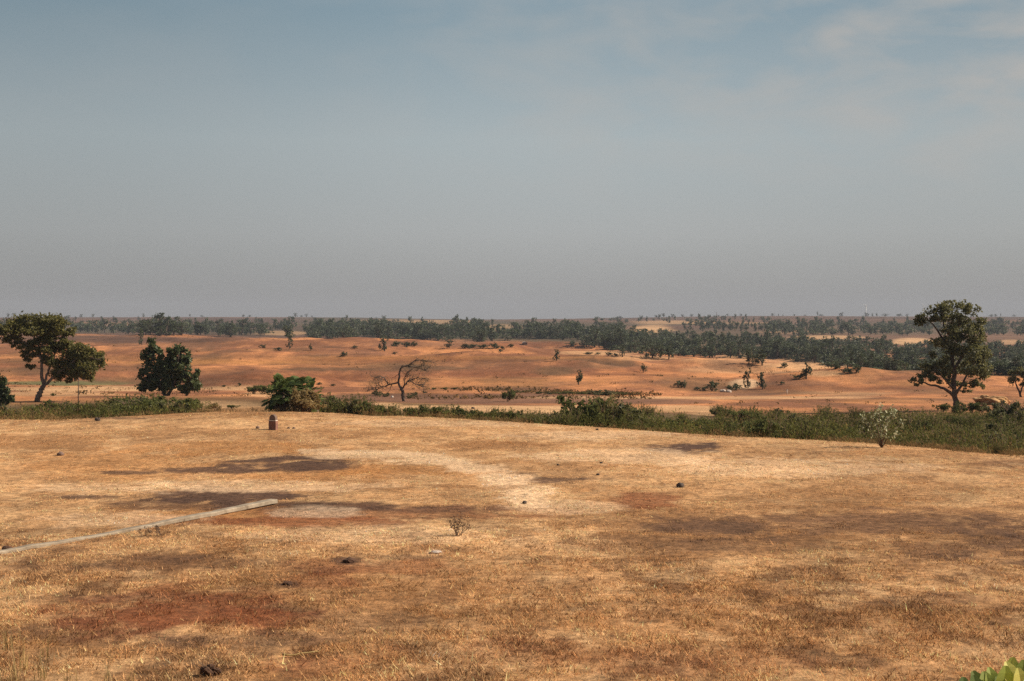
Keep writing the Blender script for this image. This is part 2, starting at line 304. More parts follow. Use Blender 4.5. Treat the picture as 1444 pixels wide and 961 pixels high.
def mat_leaf(name, dark, light, third=None, trans=.3, rough=.55, spec=.3):
    m, nt, N, L = nodes(name)
    out = N.new('ShaderNodeOutputMaterial'); b = N.new('ShaderNodeBsdfPrincipled'); t = N.new('ShaderNodeBsdfTranslucent'); mx = N.new('ShaderNodeMixShader')
    at = N.new('ShaderNodeAttribute'); at.attribute_name = 'tint'
    oi = N.new('ShaderNodeObjectInfo')
    r = N.new('ShaderNodeValToRGB'); e = r.color_ramp.elements
    e[0].position = 0.; e[0].color = (*dark, 1); e[1].position = .8; e[1].color = (*light, 1)
    if third: q = e.new(1.); q.color = (*third, 1)
    L.new(at.outputs['Fac'], r.inputs[0])
    hs = N.new('ShaderNodeHueSaturation')
    ma = N.new('ShaderNodeMapRange'); ma.inputs['To Min'].default_value = .75; ma.inputs['To Max'].default_value = 1.25
    L.new(oi.outputs['Random'], ma.inputs[0]); L.new(ma.outputs[0], hs.inputs['Value']); L.new(r.outputs[0], hs.inputs['Color'])
    L.new(hs.outputs[0], b.inputs['Base Color']); L.new(hs.outputs[0], t.inputs[0])
    b.inputs['Roughness'].default_value = rough; b.inputs['Specular IOR Level'].default_value = spec
    mx.inputs[0].default_value = trans
    L.new(b.outputs[0], mx.inputs[1]); L.new(t.outputs[0], mx.inputs[2]); L.new(mx.outputs[0], out.inputs[0])
    return m
def mat_ground():
    m, nt, N, L = nodes('dry_ground')
    out = N.new('ShaderNodeOutputMaterial'); b = N.new('ShaderNodeBsdfPrincipled'); L.new(b.outputs[0], out.inputs[0])
    at = N.new('ShaderNodeAttribute'); at.attribute_name = 'Col'
    tc = N.new('ShaderNodeTexCoord')
    def noise(s, det, ro=.6):
        n = N.new('ShaderNodeTexNoise'); n.inputs['Scale'].default_value = s; n.inputs['Detail'].default_value = det; n.inputs['Roughness'].default_value = ro
        L.new(tc.outputs['Object'], n.inputs['Vector']); return n
    n1, n2, n3, n4 = noise(.5, 6), noise(4.5, 8, .72), noise(22., 4, .7), noise(.06, 8, .65)
    def mr(n, a, b_, lo=.3, hi=.7):
        q = N.new('ShaderNodeMapRange'); q.inputs['From Min'].default_value = lo; q.inputs['From Max'].default_value = hi
        q.inputs['To Min'].default_value = a; q.inputs['To Max'].default_value = b_; L.new(n.outputs[0], q.inputs[0]); return q
    v = None
    for q in (mr(n1, .78, 1.22), mr(n2, .50, 1.36, .36, .64), mr(n3, .78, 1.22), mr(n4, .66, 1.26)):
        if v is None: v = q
        else:
            k = N.new('ShaderNodeMath'); k.operation = 'MULTIPLY'; L.new(v.outputs[0], k.inputs[0]); L.new(q.outputs[0], k.inputs[1]); v = k
    mx = N.new('ShaderNodeVectorMath'); mx.operation = 'SCALE'; L.new(at.outputs['Color'], mx.inputs[0]); L.new(v.outputs[0], mx.inputs['Scale'])
    L.new(mx.outputs[0], b.inputs['Base Color'])
    b.inputs['Roughness'].default_value = .95; b.inputs['Specular IOR Level'].default_value = .1
    bp = N.new('ShaderNodeBump'); bp.inputs['Strength'].default_value = .7; bp.inputs['Distance'].default_value = .10
    L.new(n2.outputs[0], bp.inputs['Height']); L.new(bp.outputs[0], b.inputs['Normal'])
    return m
def mat_grass(name='dry_grass_blades'):
    m, nt, N, L = nodes(name)
    out = N.new('ShaderNodeOutputMaterial'); d = N.new('ShaderNodeBsdfDiffuse'); t = N.new('ShaderNodeBsdfTranslucent'); mx = N.new('ShaderNodeMixShader')
    at = N.new('ShaderNodeAttribute'); at.attribute_name = 'Col'
    tc = N.new('ShaderNodeTexCoord'); n = N.new('ShaderNodeTexNoise'); n.inputs['Scale'].default_value = 2.
    L.new(tc.outputs['Object'], n.inputs['Vector'])
    q = N.new('ShaderNodeMapRange'); q.inputs['To Min'].default_value = .8; q.inputs['To Max'].default_value = 1.2; L.new(n.outputs[0], q.inputs[0])
    v = N.new('ShaderNodeVectorMath'); v.operation = 'SCALE'; L.new(at.outputs['Color'], v.inputs[0]); L.new(q.outputs[0], v.inputs['Scale'])
    L.new(v.outputs[0], d.inputs[0]); L.new(v.outputs[0], t.inputs[0]); mx.inputs[0].default_value = .3
    L.new(d.outputs[0], mx.inputs[1]); L.new(t.outputs[0], mx.inputs[2]); L.new(mx.outputs[0], out.inputs[0])
    return m

M_GROUND = mat_ground(); M_GRASS = mat_grass()
M_BARK = mat_noise('dark_bark', (.045, .032, .026), (.13, .095, .075), 6., stretch=(1, 1, .25))
M_BARKP = mat_noise('pale_mottled_bark', (.06, .045, .036), (.25, .19, .15), 5., stretch=(1, 1, .35))
M_LEAF_A = mat_leaf('olive_leaves', (.11, .11, .034), (.24, .215, .062), (.34, .28, .09), trans=.45)
M_LEAF_B = mat_leaf('dark_broad_leaves', (.034, .050, .020), (.105, .13, .048), (.25, .23, .10), trans=.32, rough=.5, spec=.3)
M_LEAF_C = mat_leaf('dusty_green_leaves', (.068, .070, .028), (.170, .162, .064), (.26, .21, .085), trans=.45)
M_LEAF_F = mat_leaf('far_tree_leaves', (.034, .047, .023), (.082, .100, .042), (.11, .11, .05))
M_LEAF_T = mat_leaf('sparse_grey_leaves', (.10, .095, .045), (.19, .165, .075), (.26, .2, .09))
M_WEED = mat_leaf('weed_leaves', (.060, .064, .018), (.150, .148, .042), (.30, .20, .085), rough=.85, spec=.08)
M_SHRUB = mat_leaf('shrub_leaves', (.060, .068, .022), (.15, .16, .05), (.21, .17, .06), rough=.75, spec=.12)
M_DRYB = mat_leaf('dry_yellow_leaves', (.22, .15, .055), (.46, .33, .14), (.56, .43, .2), trans=.45)
M_PALM = mat_leaf('fan_palm_leaves', (.060, .092, .030), (.19, .235, .070), (.27, .30, .10), trans=.3, rough=.6, spec=.15)
M_CALO = mat_leaf('pale_waxy_leaves', (.22, .24, .12), (.42, .42, .25), (.54, .54, .36), trans=.25)
M_CORN = mat_leaf('yellow_green_leaves', (.06, .10, .02), (.30, .34, .07), (.55, .50, .12), trans=.35)
M_TWIG = mat_noise('dry_twigs', (.08, .05, .035), (.2, .13, .085), 12., bump=.1)

# ------------------------------------------------------------------ ground sheet
def build_ground():
    ys = list(np.arange(-36, 11, 1.)); y = 11.
    while y < 9000: ys.append(y); y += max(.085, .0052 * y if y < 150 else .0075 * y)
    ys = np.array(ys)
    uu = np.concatenate([np.linspace(-1.3, -.44, 24)[:-1], np.linspace(-.44, .44, 720), np.linspace(.44, 1.3, 24)[1:]])
    Y, U = np.meshgrid(ys, uu, indexing='ij'); X = U * (Y + 40)
    x = X.ravel(); y = Y.ravel(); z = terrain_z(x, y)
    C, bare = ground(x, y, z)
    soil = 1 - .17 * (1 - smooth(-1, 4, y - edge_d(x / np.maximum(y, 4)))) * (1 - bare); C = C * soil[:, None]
    n, m = len(ys), len(uu)
    i = np.arange(n - 1)[:, None] * m; j = np.arange(m - 1)[None, :]
    q = np.stack([i + j, i + j + 1, i + m + j + 1, i + m + j], -1).reshape(-1, 4)
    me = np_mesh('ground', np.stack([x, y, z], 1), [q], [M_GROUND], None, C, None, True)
    o = obj('ground', me); tag(o, 'dry grassy meadow falling to a gully and rising to reddish hills', 'ground', None, 'structure')
build_ground()

# ------------------------------------------------------------------ short dry grass
def build_grass():
    N = 88000
    d = 14.5 * (82 / 14.5) ** (RNG.random(N) ** 1.0)
    u = RNG.uniform(-.40, .40, N); x = u * (d + 2); y = d
    keep = y < edge_d(x / y) + 1.0
    x, y = x[keep], y[keep]; z = terrain_z(x, y); C, bare = ground(x, y, z)
    px = CX + F * x / y; py = HOR + F * (CAM_Z - z) / y
    dens = .52 + 1.5 * fbm(x, y * .6, .6, 3, 61, .6) + .5 * fbm(x, y, 5., 2, 62) + .20 * smooth(720, 850, py)
    k = RNG.random(len(x)) < np.clip(dens, .05, 1) * (1 - .86 * bare)
    x, y, C, py = x[k], y[k], C[k], py[k]
    nb = 8; n = len(x)
    big = np.exp(RNG.normal(0, .35, n))
    tx = np.repeat(x, nb); ty = np.repeat(y, nb); b = np.repeat(big, nb); tc = np.repeat(C, nb, 0)
    sp = .10 * b
    bx = tx + RNG.normal(0, 1, n * nb) * sp; by = ty + RNG.normal(0, 1, n * nb) * sp
    bz = terrain_z(bx, by) - .01
    H = b * RNG.uniform(.015, .060, n * nb) * np.repeat(.65 + .55 * smooth(690, 840, py), nb) * (1 + .15 * (1 - smooth(19, 30, by))); w = np.maximum(.0075, .00032 * by) * RNG.uniform(.7, 1.4, n * nb)
    a = RNG.uniform(0, 2 * np.pi, n * nb); lean = RNG.uniform(.3, 1.5, n * nb) * H
    la = RNG.uniform(0, 2 * np.pi, n * nb)
    dx, dy = np.cos(a) * w, np.sin(a) * w
    V = np.stack([np.stack([bx - dx, by - dy, bz], 1), np.stack([bx + dx, by + dy, bz], 1), np.stack([bx + np.cos(la) * lean, by + np.sin(la) * lean, bz + H], 1)], 1).reshape(-1, 3)
    rnd = np.exp(RNG.normal(.28, .38, n))[:, None] * np.ones((1, nb)); rnd = rnd.ravel() * np.exp(RNG.normal(0, .18, n * nb))
    kind = np.repeat(RNG.random(n), nb)
    cc = tc * rnd[:, None]
    dk = .10 + .22 * np.repeat(smooth(680, 830, py), nb) + .5 * np.repeat(fbm(x, y * .6, .9, 3, 65), nb)
    cc = np.where((kind < dk)[:, None], cc * np.array((.40, .35, .32)) + np.array((.012, .012, .006)), cc)      # old grey-brown tufts
    cc = np.where((kind > .84)[:, None], cc * .5 + np.array((.62, .42, .20)) * .5, cc)
    cc = np.clip(cc, .01, .78)
    me = np_mesh('dry_grass', V, [np.arange(len(V)).reshape(-1, 3)], [M_GRASS], None, np.repeat(cc, 3, 0))
    tag(obj('dry_grass', me), 'short dry straw grass covering the near meadow', 'grass', None, 'stuff')
build_grass()

# ------------------------------------------------------------------ foliage helpers
def clump_points(clumps, n, k=None, seedspread=.27, depth=1.0):
    """clumps: (x, y, z, rx, ry, rz): leaf centres in knots spread over each clump"""
    P = []; vol = np.array([c[3] * c[5] for c in clumps]); cnt = (n * vol / vol.sum()).astype(int)
    for c, m in zip(clumps, cnt):
        c = np.array(c, float); nk = max(5, int(m / 34)) if k is None else k
        v = RNG.normal(size=(nk, 3)); v /= np.linalg.norm(v, axis=1)[:, None]
        v *= (RNG.uniform(.25, 1., nk) ** .55)[:, None]
        kc = c[:3] + v * c[3:]
        idx = RNG.integers(0, nk, m)
        P.append(kc[idx] + RNG.normal(0, 1, (m, 3)) * c[3:] * seedspread * RNG.uniform(.5, 1.1, (nk, 1))[idx])
    return np.concatenate(P)
def grow_branch(g, p, dirv, length, r, depth, mat, ends=None, sides=5, curl=.5, up=.15):
    n = 5; pts = [np.array(p, float)]; dv = np.array(dirv, float); dv /= np.linalg.norm(dv)
    for i in range(n):
        dv = dv + RNG.normal(0, curl * .3, 3) + np.array((0, 0, up * .3)); dv /= np.linalg.norm(dv)
        pts.append(pts[-1] + dv * length / n)
    g.tube(pts, np.linspace(r, r * .45, n + 1), sides, mat)
    if ends is not None: ends.append(pts[-1])
    if depth > 0:
        for j in range(RNG.integers(2, 4)):
            q = pts[RNG.integers(2, n + 1)]; nd = dv + RNG.normal(0, .8, 3)
            grow_branch(g, q, nd, length * RNG.uniform(.45, .7), r * .5, depth - 1, mat, ends, max(3, sides - 1), curl, up)
    return pts

def px_tree(base, s, limbs, clumps, nleaf, leaf, bark, leafmat, name, label, cat='tree', depth=.8, group=None, up=0., twig=2, crown_name='crown', extra_depth=0., droop=.15):
    """a tree laid out from widths and heights relative to its base (bx, by); s is metres per unit"""
    bx, by = base[0]
    loc = base[1]
    t = thing(name, loc, label, cat, group)
    g = G()
    ends = []
    for (pts, r0, r1, yd) in limbs:
        P = np.array([((x - bx) * s, 0., (by - y) * s) for x, y in pts])
        k = np.linspace(0, 1, len(P)); P[:, 1] = yd * s * k ** 1.2
        # densify
        kk = np.linspace(0, 1, len(P) * 3); P = np.stack([np.interp(kk, k, P[:, a]) for a in range(3)], 1)
        P[1:-1] += RNG.normal(0, r0 * s * .18, (len(P) - 2, 3))
        g.tube(P, np.interp(kk, [0, 1], [r0 * s, r1 * s]), 8, 0, .25)
        ends.append(P)
    C = []
    for (x, y, rx, rz, *yo) in clumps:
        y0 = (yo[0] if yo else RNG.uniform(-.45, .45) * extra_depth) * s
        C.append(((x - bx) * s, y0, (by - y) * s, rx * s, (rx * .5 + rz * .5) * s * depth, rz * s))
    allp = np.concatenate(ends) if ends else None
    for c in C:                                              # a bough from the nearest limb into every clump
        tgt = np.array(c[:3])
        dd = np.linalg.norm(allp - tgt, axis=1) + np.maximum(0, allp[:, 2] - tgt[2]) * .7; q = allp[dd.argmin()]
        mid = (q + tgt) * .5 + RNG.normal(0, .12, 3) * np.linalg.norm(tgt - q) - np.array((0, 0, .08 * np.linalg.norm(tgt - q)))
        L = np.linalg.norm(tgt - q); r = min(limbs[0][1] * s * .3, .012 * L + .02 + .0)
        g.tube([q, q * .4 + mid * .6, mid, (mid + tgt) * .5, tgt], np.linspace(r, r * .4, 5), 5, 0)
        for j in range(twig):
            v = RNG.normal(size=3); v[2] += .3
            grow_branch(g, tgt * .7 + mid * .3, v, min(c[3], c[5]) * .9 + .1, r * .4, 0, 0, None, 4)
    tr = obj('trunk', g.mesh('trunk', [bark]), t)
    if nleaf:
        f = G(); P = clump_points(C, nleaf)
        f.leaves(P, leaf[0], leaf[1], up, 0, np.clip(RNG.beta(1.6, 2.2, len(P)), 0, 1), droop)
        obj(crown_name, f.mesh(crown_name, [leafmat]), t)
    return t

# ------------------------------------------------------------------ the big trees
p = on(1350, 122); by = HOR + F * (CAM_Z - p.z) / 122
px_tree(((1350, by), p), 122 / F,
  [([(1350, by), (1349, 566), (1346, 552), (1347, 530), (1344, 505), (1343, 480), (1342, 455), (1345, 436)], 4.6, 1.0, 6),
   ([(1347, 560), (1339, 552), (1326, 546), (1310, 542), (1292, 538)], 2.6, .8, -8),
   ([(1348, 552), (1336, 540), (1326, 530), (1314, 520)], 2.0, .6, -14),
   ([(1349, 555), (1358, 541), (1368, 525), (1378, 512)], 2.2, .6, 6),
   ([(1346, 520), (1358, 500), (1370, 480), (1374, 462)], 2.2, .6, -10),
   ([(1344, 495), (1330, 478), (1318, 458), (1304, 446)], 2.0, .5, 8), ([(1343, 478), (1330, 460), (1325, 440)], 1.6, .5, -9), ([(1342, 470), (1356, 452), (1366, 440)], 1.6, .5, 5)],
  [(1347, 431, 20, 9), (1322, 437, 15, 8), (1305, 447, 14, 9), (1366, 438, 12, 10), (1295, 455, 8, 6), (1335, 446, 18, 9), (1352, 452, 20, 11), (1375, 455, 10, 9), (1340, 468, 17, 10), (1364, 468, 17, 13), (1328, 482, 13, 11), (1352, 484, 18, 12), (1378, 478, 11, 14), (1345, 500, 15, 11), (1368, 500, 17, 14), (1384, 502, 9, 13), (1358, 520, 17, 11), (1376, 524, 15, 12), (1388, 528, 8, 9), (1368, 541, 13, 7), (1322, 502, 9, 7),
   (1310, 522, 17, 10), (1302, 532, 13, 7), (1289, 538, 10, 5), (1322, 532, 10, 7), (1335, 520, 8, 8), (1388, 545, 5, 7), (1318, 512, 10, 6), (1356, 541, 12, 7), (1338, 530, 9, 7), (1362, 552, 8, 4), (1340, 512, 12, 9)],
  10500, (.29, .15), M_BARK, M_LEAF_C, 'tall_tree', 'tall dark green tree with a low left limb on the right, above the gully', extra_depth=34, depth=1.0)

p = on(52, 119); by = HOR + F * (CAM_Z - p.z) / 119
px_tree(((52, by), p), 119 / F,
  [([(52, by), (54, 558), (58, 550), (62, 543)], 4.2, 3.2, 0), ([(62, 543), (58, 530), (58, 512), (56, 498), (50, 482), (44, 466)], 2.7, .7, 6),
   ([(62, 543), (70, 538), (80, 528), (94, 518), (108, 508), (118, 500)], 2.4, .7, -6), ([(62, 541), (66, 528), (70, 515), (76, 500), (84, 480), (88, 466)], 2.0, .6, 8),
   ([(57, 500), (48, 492), (36, 484), (24, 474), (16, 466)], 1.6, .5, -8), ([(58, 505), (48, 500), (38, 500), (32, 505)], 1.3, .5, 4), ([(57, 495), (62, 480), (66, 465)], 1.5, .5, -6)],
  [(22, 460, 17, 10), (42, 454, 18, 9), (66, 454, 19, 9), (86, 459, 14, 11), (8, 466, 12, 8), (10, 478, 9, 6), (100, 470, 7, 6), (55, 466, 26, 7), (80, 472, 12, 7), (30, 472, 16, 7), (-4, 470, 10, 9), (46, 484, 10, 6), (68, 482, 9, 6),
   (40, 499, 12, 6), (33, 506, 8, 5), (50, 492, 10, 6), (44, 518, 5, 4), (38, 514, 5, 4), (94, 496, 14, 9), (118, 496, 16, 10), (134, 506, 12, 12), (108, 508, 18, 12), (128, 520, 13, 12), (92, 518, 14, 12), (112, 526, 15, 9), (80, 526, 10, 9), (75, 510, 10, 9), (130, 534, 5, 8), (146, 508, 4, 6), (95, 534, 5, 6), (72, 494, 12, 7), (28, 486, 12, 6), (62, 506, 8, 6), (102, 488, 10, 6), (76, 487, 14, 8), (90, 484, 12, 7), (60, 478, 14, 8)],
  18500, (.28, .15), M_BARKP, M_LEAF_A, 'spreading_tree', 'spreading olive green tree with leaning pale trunk and forked crown at far left', extra_depth=34, depth=1.0)

p = on(234, 131); by = HOR + F * (CAM_Z - p.z) / 131
px_tree(((234, by), p), 131 / F,
  [([(234, by), (231, 556), (227, 545), (219, 525), (214, 503), (213, 486)], 2.6, .7, 6), ([(236, by), (242, 550), (249, 530), (252, 508), (254, 496)], 2.4, .7, -8), ([(262, by), (264, 556), (266, 542), (272, 530)], 1.8, .6, 8), ([(228, 546), (214, 540), (204, 534)], 1.4, .5, -6)],
  [(213, 486, 7, 7), (208, 503, 10, 10), (222, 499, 8, 9), (219, 516, 13, 10), (205, 532, 11, 10), (224, 532, 13, 11), (214, 542, 12, 9), (249, 497, 12, 9), (262, 505, 10, 11), (247, 515, 13, 12), (262, 524, 13, 11), (276, 525, 8, 6), (268, 540, 12, 11), (248, 535, 12, 12), (236, 544, 9, 9), (236, 522, 9, 14), (236, 503, 7, 8), (258, 548, 12, 6), (200, 546, 8, 6)],
  6600, (.40, .25), M_BARK, M_LEAF_B, 'broadleaf_tree', 'dark twin-crowned tree with large leaves standing between the spreading tree and the palms', extra_depth=20, depth=1.0)

# leafless tree
D = 150; p = on(570, D); by = HOR + F * (CAM_Z - p.z) / D; s = D / F
t = thing('bare_tree', p, 'nearly leafless crooked tree with dark twisted branches in the middle field', 'tree')
g = G(); tips = []
def lp(pts, r0, r1, yd):
    P = np.array([((x - 570) * s, 0., (by - y) * s) for x, y in pts]); k = np.linspace(0, 1, len(P)); P[:, 1] = yd * s * k
    kk = np.linspace(0, 1, len(P) * 3); P = np.stack([np.interp(kk, k, P[:, a]) for a in range(3)], 1)
    P[1:-1] += RNG.normal(0, .03, (len(P) - 2, 3))
    g.tube(P, np.linspace(r0 * s * 1.05, r1 * s * 1.2, len(P)), 7, 0, .3)
    return P
L_ = [lp([(569, by), (568, 560), (567, 553), (566, 547)], 2.2, 1.9, 0), lp([(566, 548), (561, 540), (563, 532), (564, 522), (567, 517), (575, 516), (582, 511), (588, 506)], 1.7, .45, 4),
      lp([(562, 540), (556, 541), (548, 543), (540, 546), (534, 543)], 1.2, .45, -5), lp([(548, 543), (544, 538), (542, 532), (536, 531), (532, 533)], .8, .3, -9), lp([(567, 549), (571, 543), (574, 538), (580, 536)], 1.3, .6, 6),
      lp([(576, 537), (583, 540), (588, 544), (596, 543)], .7, .3, 10), lp([(580, 536), (588, 533), (598, 534)], .7, .25, 3), lp([(575, 516), (584, 518), (594, 520), (602, 522)], .7, .25, -6), lp([(570, 544), (570, 534), (575, 526)], .9, .3, -6), lp([(540, 546), (532, 550), (526, 549)], .6, .25, 2), lp([(585, 510), (595, 508), (603, 510)], .5, .2, 5)]
for P in L_[1:]:
    for j in range(9):
        q = P[RNG.integers(len(P) // 3, len(P))]; v = (P[-1] - P[len(P) // 2]) / np.linalg.norm(P[-1] - P[len(P) // 2]) + RNG.normal(0, .7, 3)
        grow_branch(g, q, v, RNG.uniform(.5, 1.1), .034, 2, 0, tips, 4, .7, .0)
obj('trunk', g.mesh('trunk', [M_BARK]), t)
f = G(); T = np.array(tips); P = T[RNG.integers(0, len(T), 6000)] + RNG.normal(0, .36, (6000, 3))
cl = [(600, 521, 11, 4), (596, 536, 9, 5), (523, 541, 6, 7), (528, 556, 7, 4), (590, 516, 8, 4), (576, 552, 4, 4)]
P2 = clump_points([((x - 570) * s, RNG.uniform(-.5, .5), (by - y) * s, a * s, a * s, b * s) for x, y, a, b in cl], 700)
f.leaves(np.concatenate([P, P2]), .10, .022, 0, 0)
obj('crown', f.mesh('crown', [M_LEAF_T]), t)

# right-edge tree and left-edge bush tree
p = on(1440, 168); by = HOR + F * (CAM_Z - p.z) / 168
px_tree(((1440, by), p), 168 / F, [([(1440, by), (1438, 552), (1433, 540), (1430, 530)], 1.6, .6, 3), ([(1439, 556), (1442, 545), (1448, 532)], 1.4, .5, -3)],
  [(1430, 534, 8, 7), (1440, 526, 10, 7), (1452, 530, 10, 8), (1446, 540, 9, 6), (1425, 526, 5, 4), (1462, 540, 8, 6)], 2600, (.26, .13), M_BARK, M_LEAF_C, 'small_tree', 'small round-crowned tree cut by the right edge of the picture', extra_depth=10)
p = on(-2, 105); by = HOR + F * (CAM_Z - p.z) / 105
px_tree(((-2, by), p), 105 / F, [([(-2, by), (-1, 565), (2, 552), (3, 542)], 1.4, .5, 3), ([(0, 568), (8, 562), (14, 560)], .9, .4, -3)],
  [(2, 540, 8, 8), (-6, 552, 12, 9), (8, 552, 7, 7), (2, 563, 11, 8), (17, 563, 6, 6), (-14, 545, 9, 9)], 3000, (.24, .13), M_BARK, M_LEAF_B, 'small_tree', 'small dark leafy tree cut by the left edge of the picture', extra_depth=8)

# ------------------------------------------------------------------ shrub prototypes and copies
def shrub_mesh(kind):
    g = G()
    if kind in (0, 1, 2):                                    # leafy shrub, 1 m tall, 1.3 m wide
        for j in range(9):
            a = RNG.uniform(0, 6.28); v = (math.cos(a) * .6, math.sin(a) * .6, 1.)
            grow_branch(g, (math.cos(a) * .05, math.sin(a) * .05, 0), v, RNG.uniform(.6, .9), .02, 1, 0, None, 4)
        nc = 9; cl = [(RNG.normal(0, .30), RNG.normal(0, .30), RNG.uniform(.25, .78), .30, .30, RNG.uniform(.18, .28)) for _ in range(nc)]
        P = clump_points(cl, 1500); P[:, 2] = np.abs(P[:, 2])
        g.leaves(P, .15, .065, .15, 1, np.clip(RNG.beta(1.4, 2.2, len(P)), 0, 1))
    else:                                                    # tall weedy clump
        for j in range(46):
            a = RNG.uniform(0, 6.28); r = RNG.uniform(0, .55); q = np.array((math.cos(a) * r, math.sin(a) * r, 0.)); h = RNG.uniform(.5, 1.05)
            v = np.array((math.cos(a) * .25, math.sin(a) * .25, 1.)) + RNG.normal(0, .1, 3)
            tip = q + v * h; g.tube([q, (q + tip) / 2 + RNG.normal(0, .02, 3), tip], [.012, .009, .004], 3, 0)
            m = 26; k = RNG.uniform(.15, 1, m)[:, None]
            g.leaves(q + (tip - q) * k + RNG.normal(0, .05, (m, 3)), .15, .035, .45, 1, np.clip(RNG.beta(1.5, 2, m), 0, 1))
    return g
SHR = []
for kind, lm, nm in ((0, M_SHRUB, 'green'), (1, M_SHRUB, 'dark'), (2, M_LEAF_C, 'dusty'), (3, M_WEED, 'weed'), (4, M_WEED, 'weed')):
    SHR.append(shrub_mesh(kind).mesh('gully_shrub', [M_TWIG, lm]))
M_DRY = shrub_mesh(2).mesh('dry_bush', [M_TWIG, M_DRYB])
def shrub(px, d, top, kind, label, wide=1., group=None, name='shrub', mesh=None, cat='shrub'):
    """shrub on the ground at a bearing and distance whose top shows at a given row"""
    p = on(px, d); h = max(.35, CAM_Z - (top - HOR) * d / F - p.z)
    o = obj(name, mesh or SHR[kind], None, p - Vector((0, 0, .04)))
    o.rotation_euler.z = RNG.uniform(0, 6.28); w = h * wide * RNG.uniform(.85, 1.15)
    o.scale = (w, w, h)
    return tag(o, label, cat, group)
GRP_L, GRP_C, GRP_R = 'shrubs of the left hedge', 'shrubs of the central hedge', 'shrubs of the right gully'
LAB_L = 'low green shrub in the hedge left of the palms'; LAB_C = 'low green shrub in the thin hedge right of the palms'; LAB_R = 'weedy green shrub in the wide gully on the right'
for px, top in ((-12, 566), (12, 570), (30, 568), (48, 571), (66, 566), (80, 561), (92, 564), (110, 566), (124, 561), (140, 559), (152, 562), (166, 556), (178, 553), (192, 556), (204, 554), (218, 555), (234, 558), (248, 559), (262, 560), (274, 562), (36, 576), (90, 576)):
    shrub(px + RNG.uniform(-3, 3), RNG.uniform(80, 94), top + RNG.uniform(-1, 7), int(RNG.integers(0, 5)), LAB_L, RNG.uniform(.9, 1.4), GRP_L)
for px, top in ((428, 560), (440, 552), (452, 556), (464, 554), (476, 556), (488, 557), (500, 559), (510, 556), (520, 563), (536, 571), (548, 569), (558, 572), (580, 571), (592, 570), (604, 571), (616, 569), (628, 570), (640, 572), (654, 571), (668, 575), (682, 575), (696, 573), (704, 573), (720, 576), (734, 577), (750, 577), (766, 578), (782, 577), (798, 576), (812, 575), (826, 572)):
    shrub(px + RNG.uniform(-3, 3), edge_d((px - CX) / F) + RNG.uniform(3.5, 7), top + 1, int(RNG.choice([0, 1, 2, 3, 4, 3, 4])), LAB_C, .95, GRP_C)
for i in range(115):
    px = RNG.uniform(850, 1470); e = edge_d((px - CX) / F); d = e + 5 + (112 - e) * RNG.random() ** 1.3
    p = on(px, d); h = RNG.uniform(.6, 1.5); top = HOR + (CAM_Z - p.z - h) * F / d
    lim = np.interp(px, [850, 920, 1000, 1100, 1200, 1300, 1444], [562, 568, 565, 567, 572, 576, 580])
    if top < lim: top = lim + RNG.uniform(0, 8)
    if 930 < px < 1010 and d > 88: continue
    shrub(px, d, top, int(RNG.choice([0, 1, 2, 3, 4, 3, 4])), LAB_R, 1.1, GRP_R)
shrub(832, 74, 563, 0, 'dense rounded shrub left of the pale grass plume in the hedge', 1.0)
shrub(847, 75, 554, 1, 'tallest dark shrub of the hedge, under the pale grass plume', .9)
shrub(866, 74, 563, 2, 'dusty shrub right of the pale grass plume in the hedge', 1.1)
shrub(1080, 64, 585, 0, 'leafy green bush at the meadow edge left of the pale shrub', .9)
shrub(1410, 54.5, 622, 4, 'weed clump on the meadow edge at far right', .9)
shrub(1330, 117, 568, 1, 'dark bush at the left foot of the tall tree', 1.); shrub(1352, 113, 569, 0, 'dark bush in front of the tall tree trunk', 1.); shrub(1372, 115, 565, 1, 'dark bush at the right foot of the tall tree', 1.2); shrub(1386, 118, 567, 2, 'dusty bush between the tall tree and the earth mound', 1.)
for px, d, top in ((1412, 108, 566), (1426, 104, 563), (1442, 104, 566), (1436, 96, 580), (1420, 116, 562), (1455, 100, 570)):
    shrub(px, d, top, 2, 'brownish bush in the thicket at the right edge', 1., 'bushes of the right thicket')
shrub(716, 150, 548, 0, 'yellow-green upright shrub standing alone in the brown ploughed strip', .7)
for px, top in ((612, 555), (626, 553), (640, 554)): shrub(px, 186, top, 1, 'dark low bush right of the leafless tree in the brown strip', 2.2, 'bushes right of the leafless tree')
for px, top in ((728, 553), (742, 551), (760, 553), (775, 552), (790, 553), (803, 551), (815, 553), (828, 550), (842, 549), (856, 549), (868, 552), (880, 555), (895, 556)): shrub(px, 176 + RNG.uniform(-4, 4), top, int(RNG.integers(0, 3)), 'dark low bush in the row behind the brown ploughed strip', RNG.uniform(1.6, 3.2), 'bushes behind the ploughed strip')
for px, top in ((368, 541), (378, 545), (358, 544)): shrub(px, 168, top, 1, 'dark low bush behind the palms on their left', 1.2, 'bushes behind the palms')
for px, d, top in ((585, 168, 552), (578, 160, 556), (598, 175, 553), (545, 165, 553), (530, 168, 549)): shrub(px, d, top, 2, 'scrubby low bush around the foot of the leafless tree', 1.2, 'bushes at the leafless tree')
shrub(304, 97, 567, 3, 'small dry bush alone right of the twin-crowned tree', .9, mesh=M_DRY, name='dry_bush'); shrub(327, 100, 571, 1, 'tiny dark bush between the twin-crowned tree and palms', 1.4)
shrub(75, 135, 554, 0, 'small round bush in the pale field behind the spreading tree', 1.2)

M_DRYW = mat_leaf('dead_weed_stalks', (.10, .065, .032), (.24, .155, .07), (.38, .25, .11), rough=.9, spec=.05)
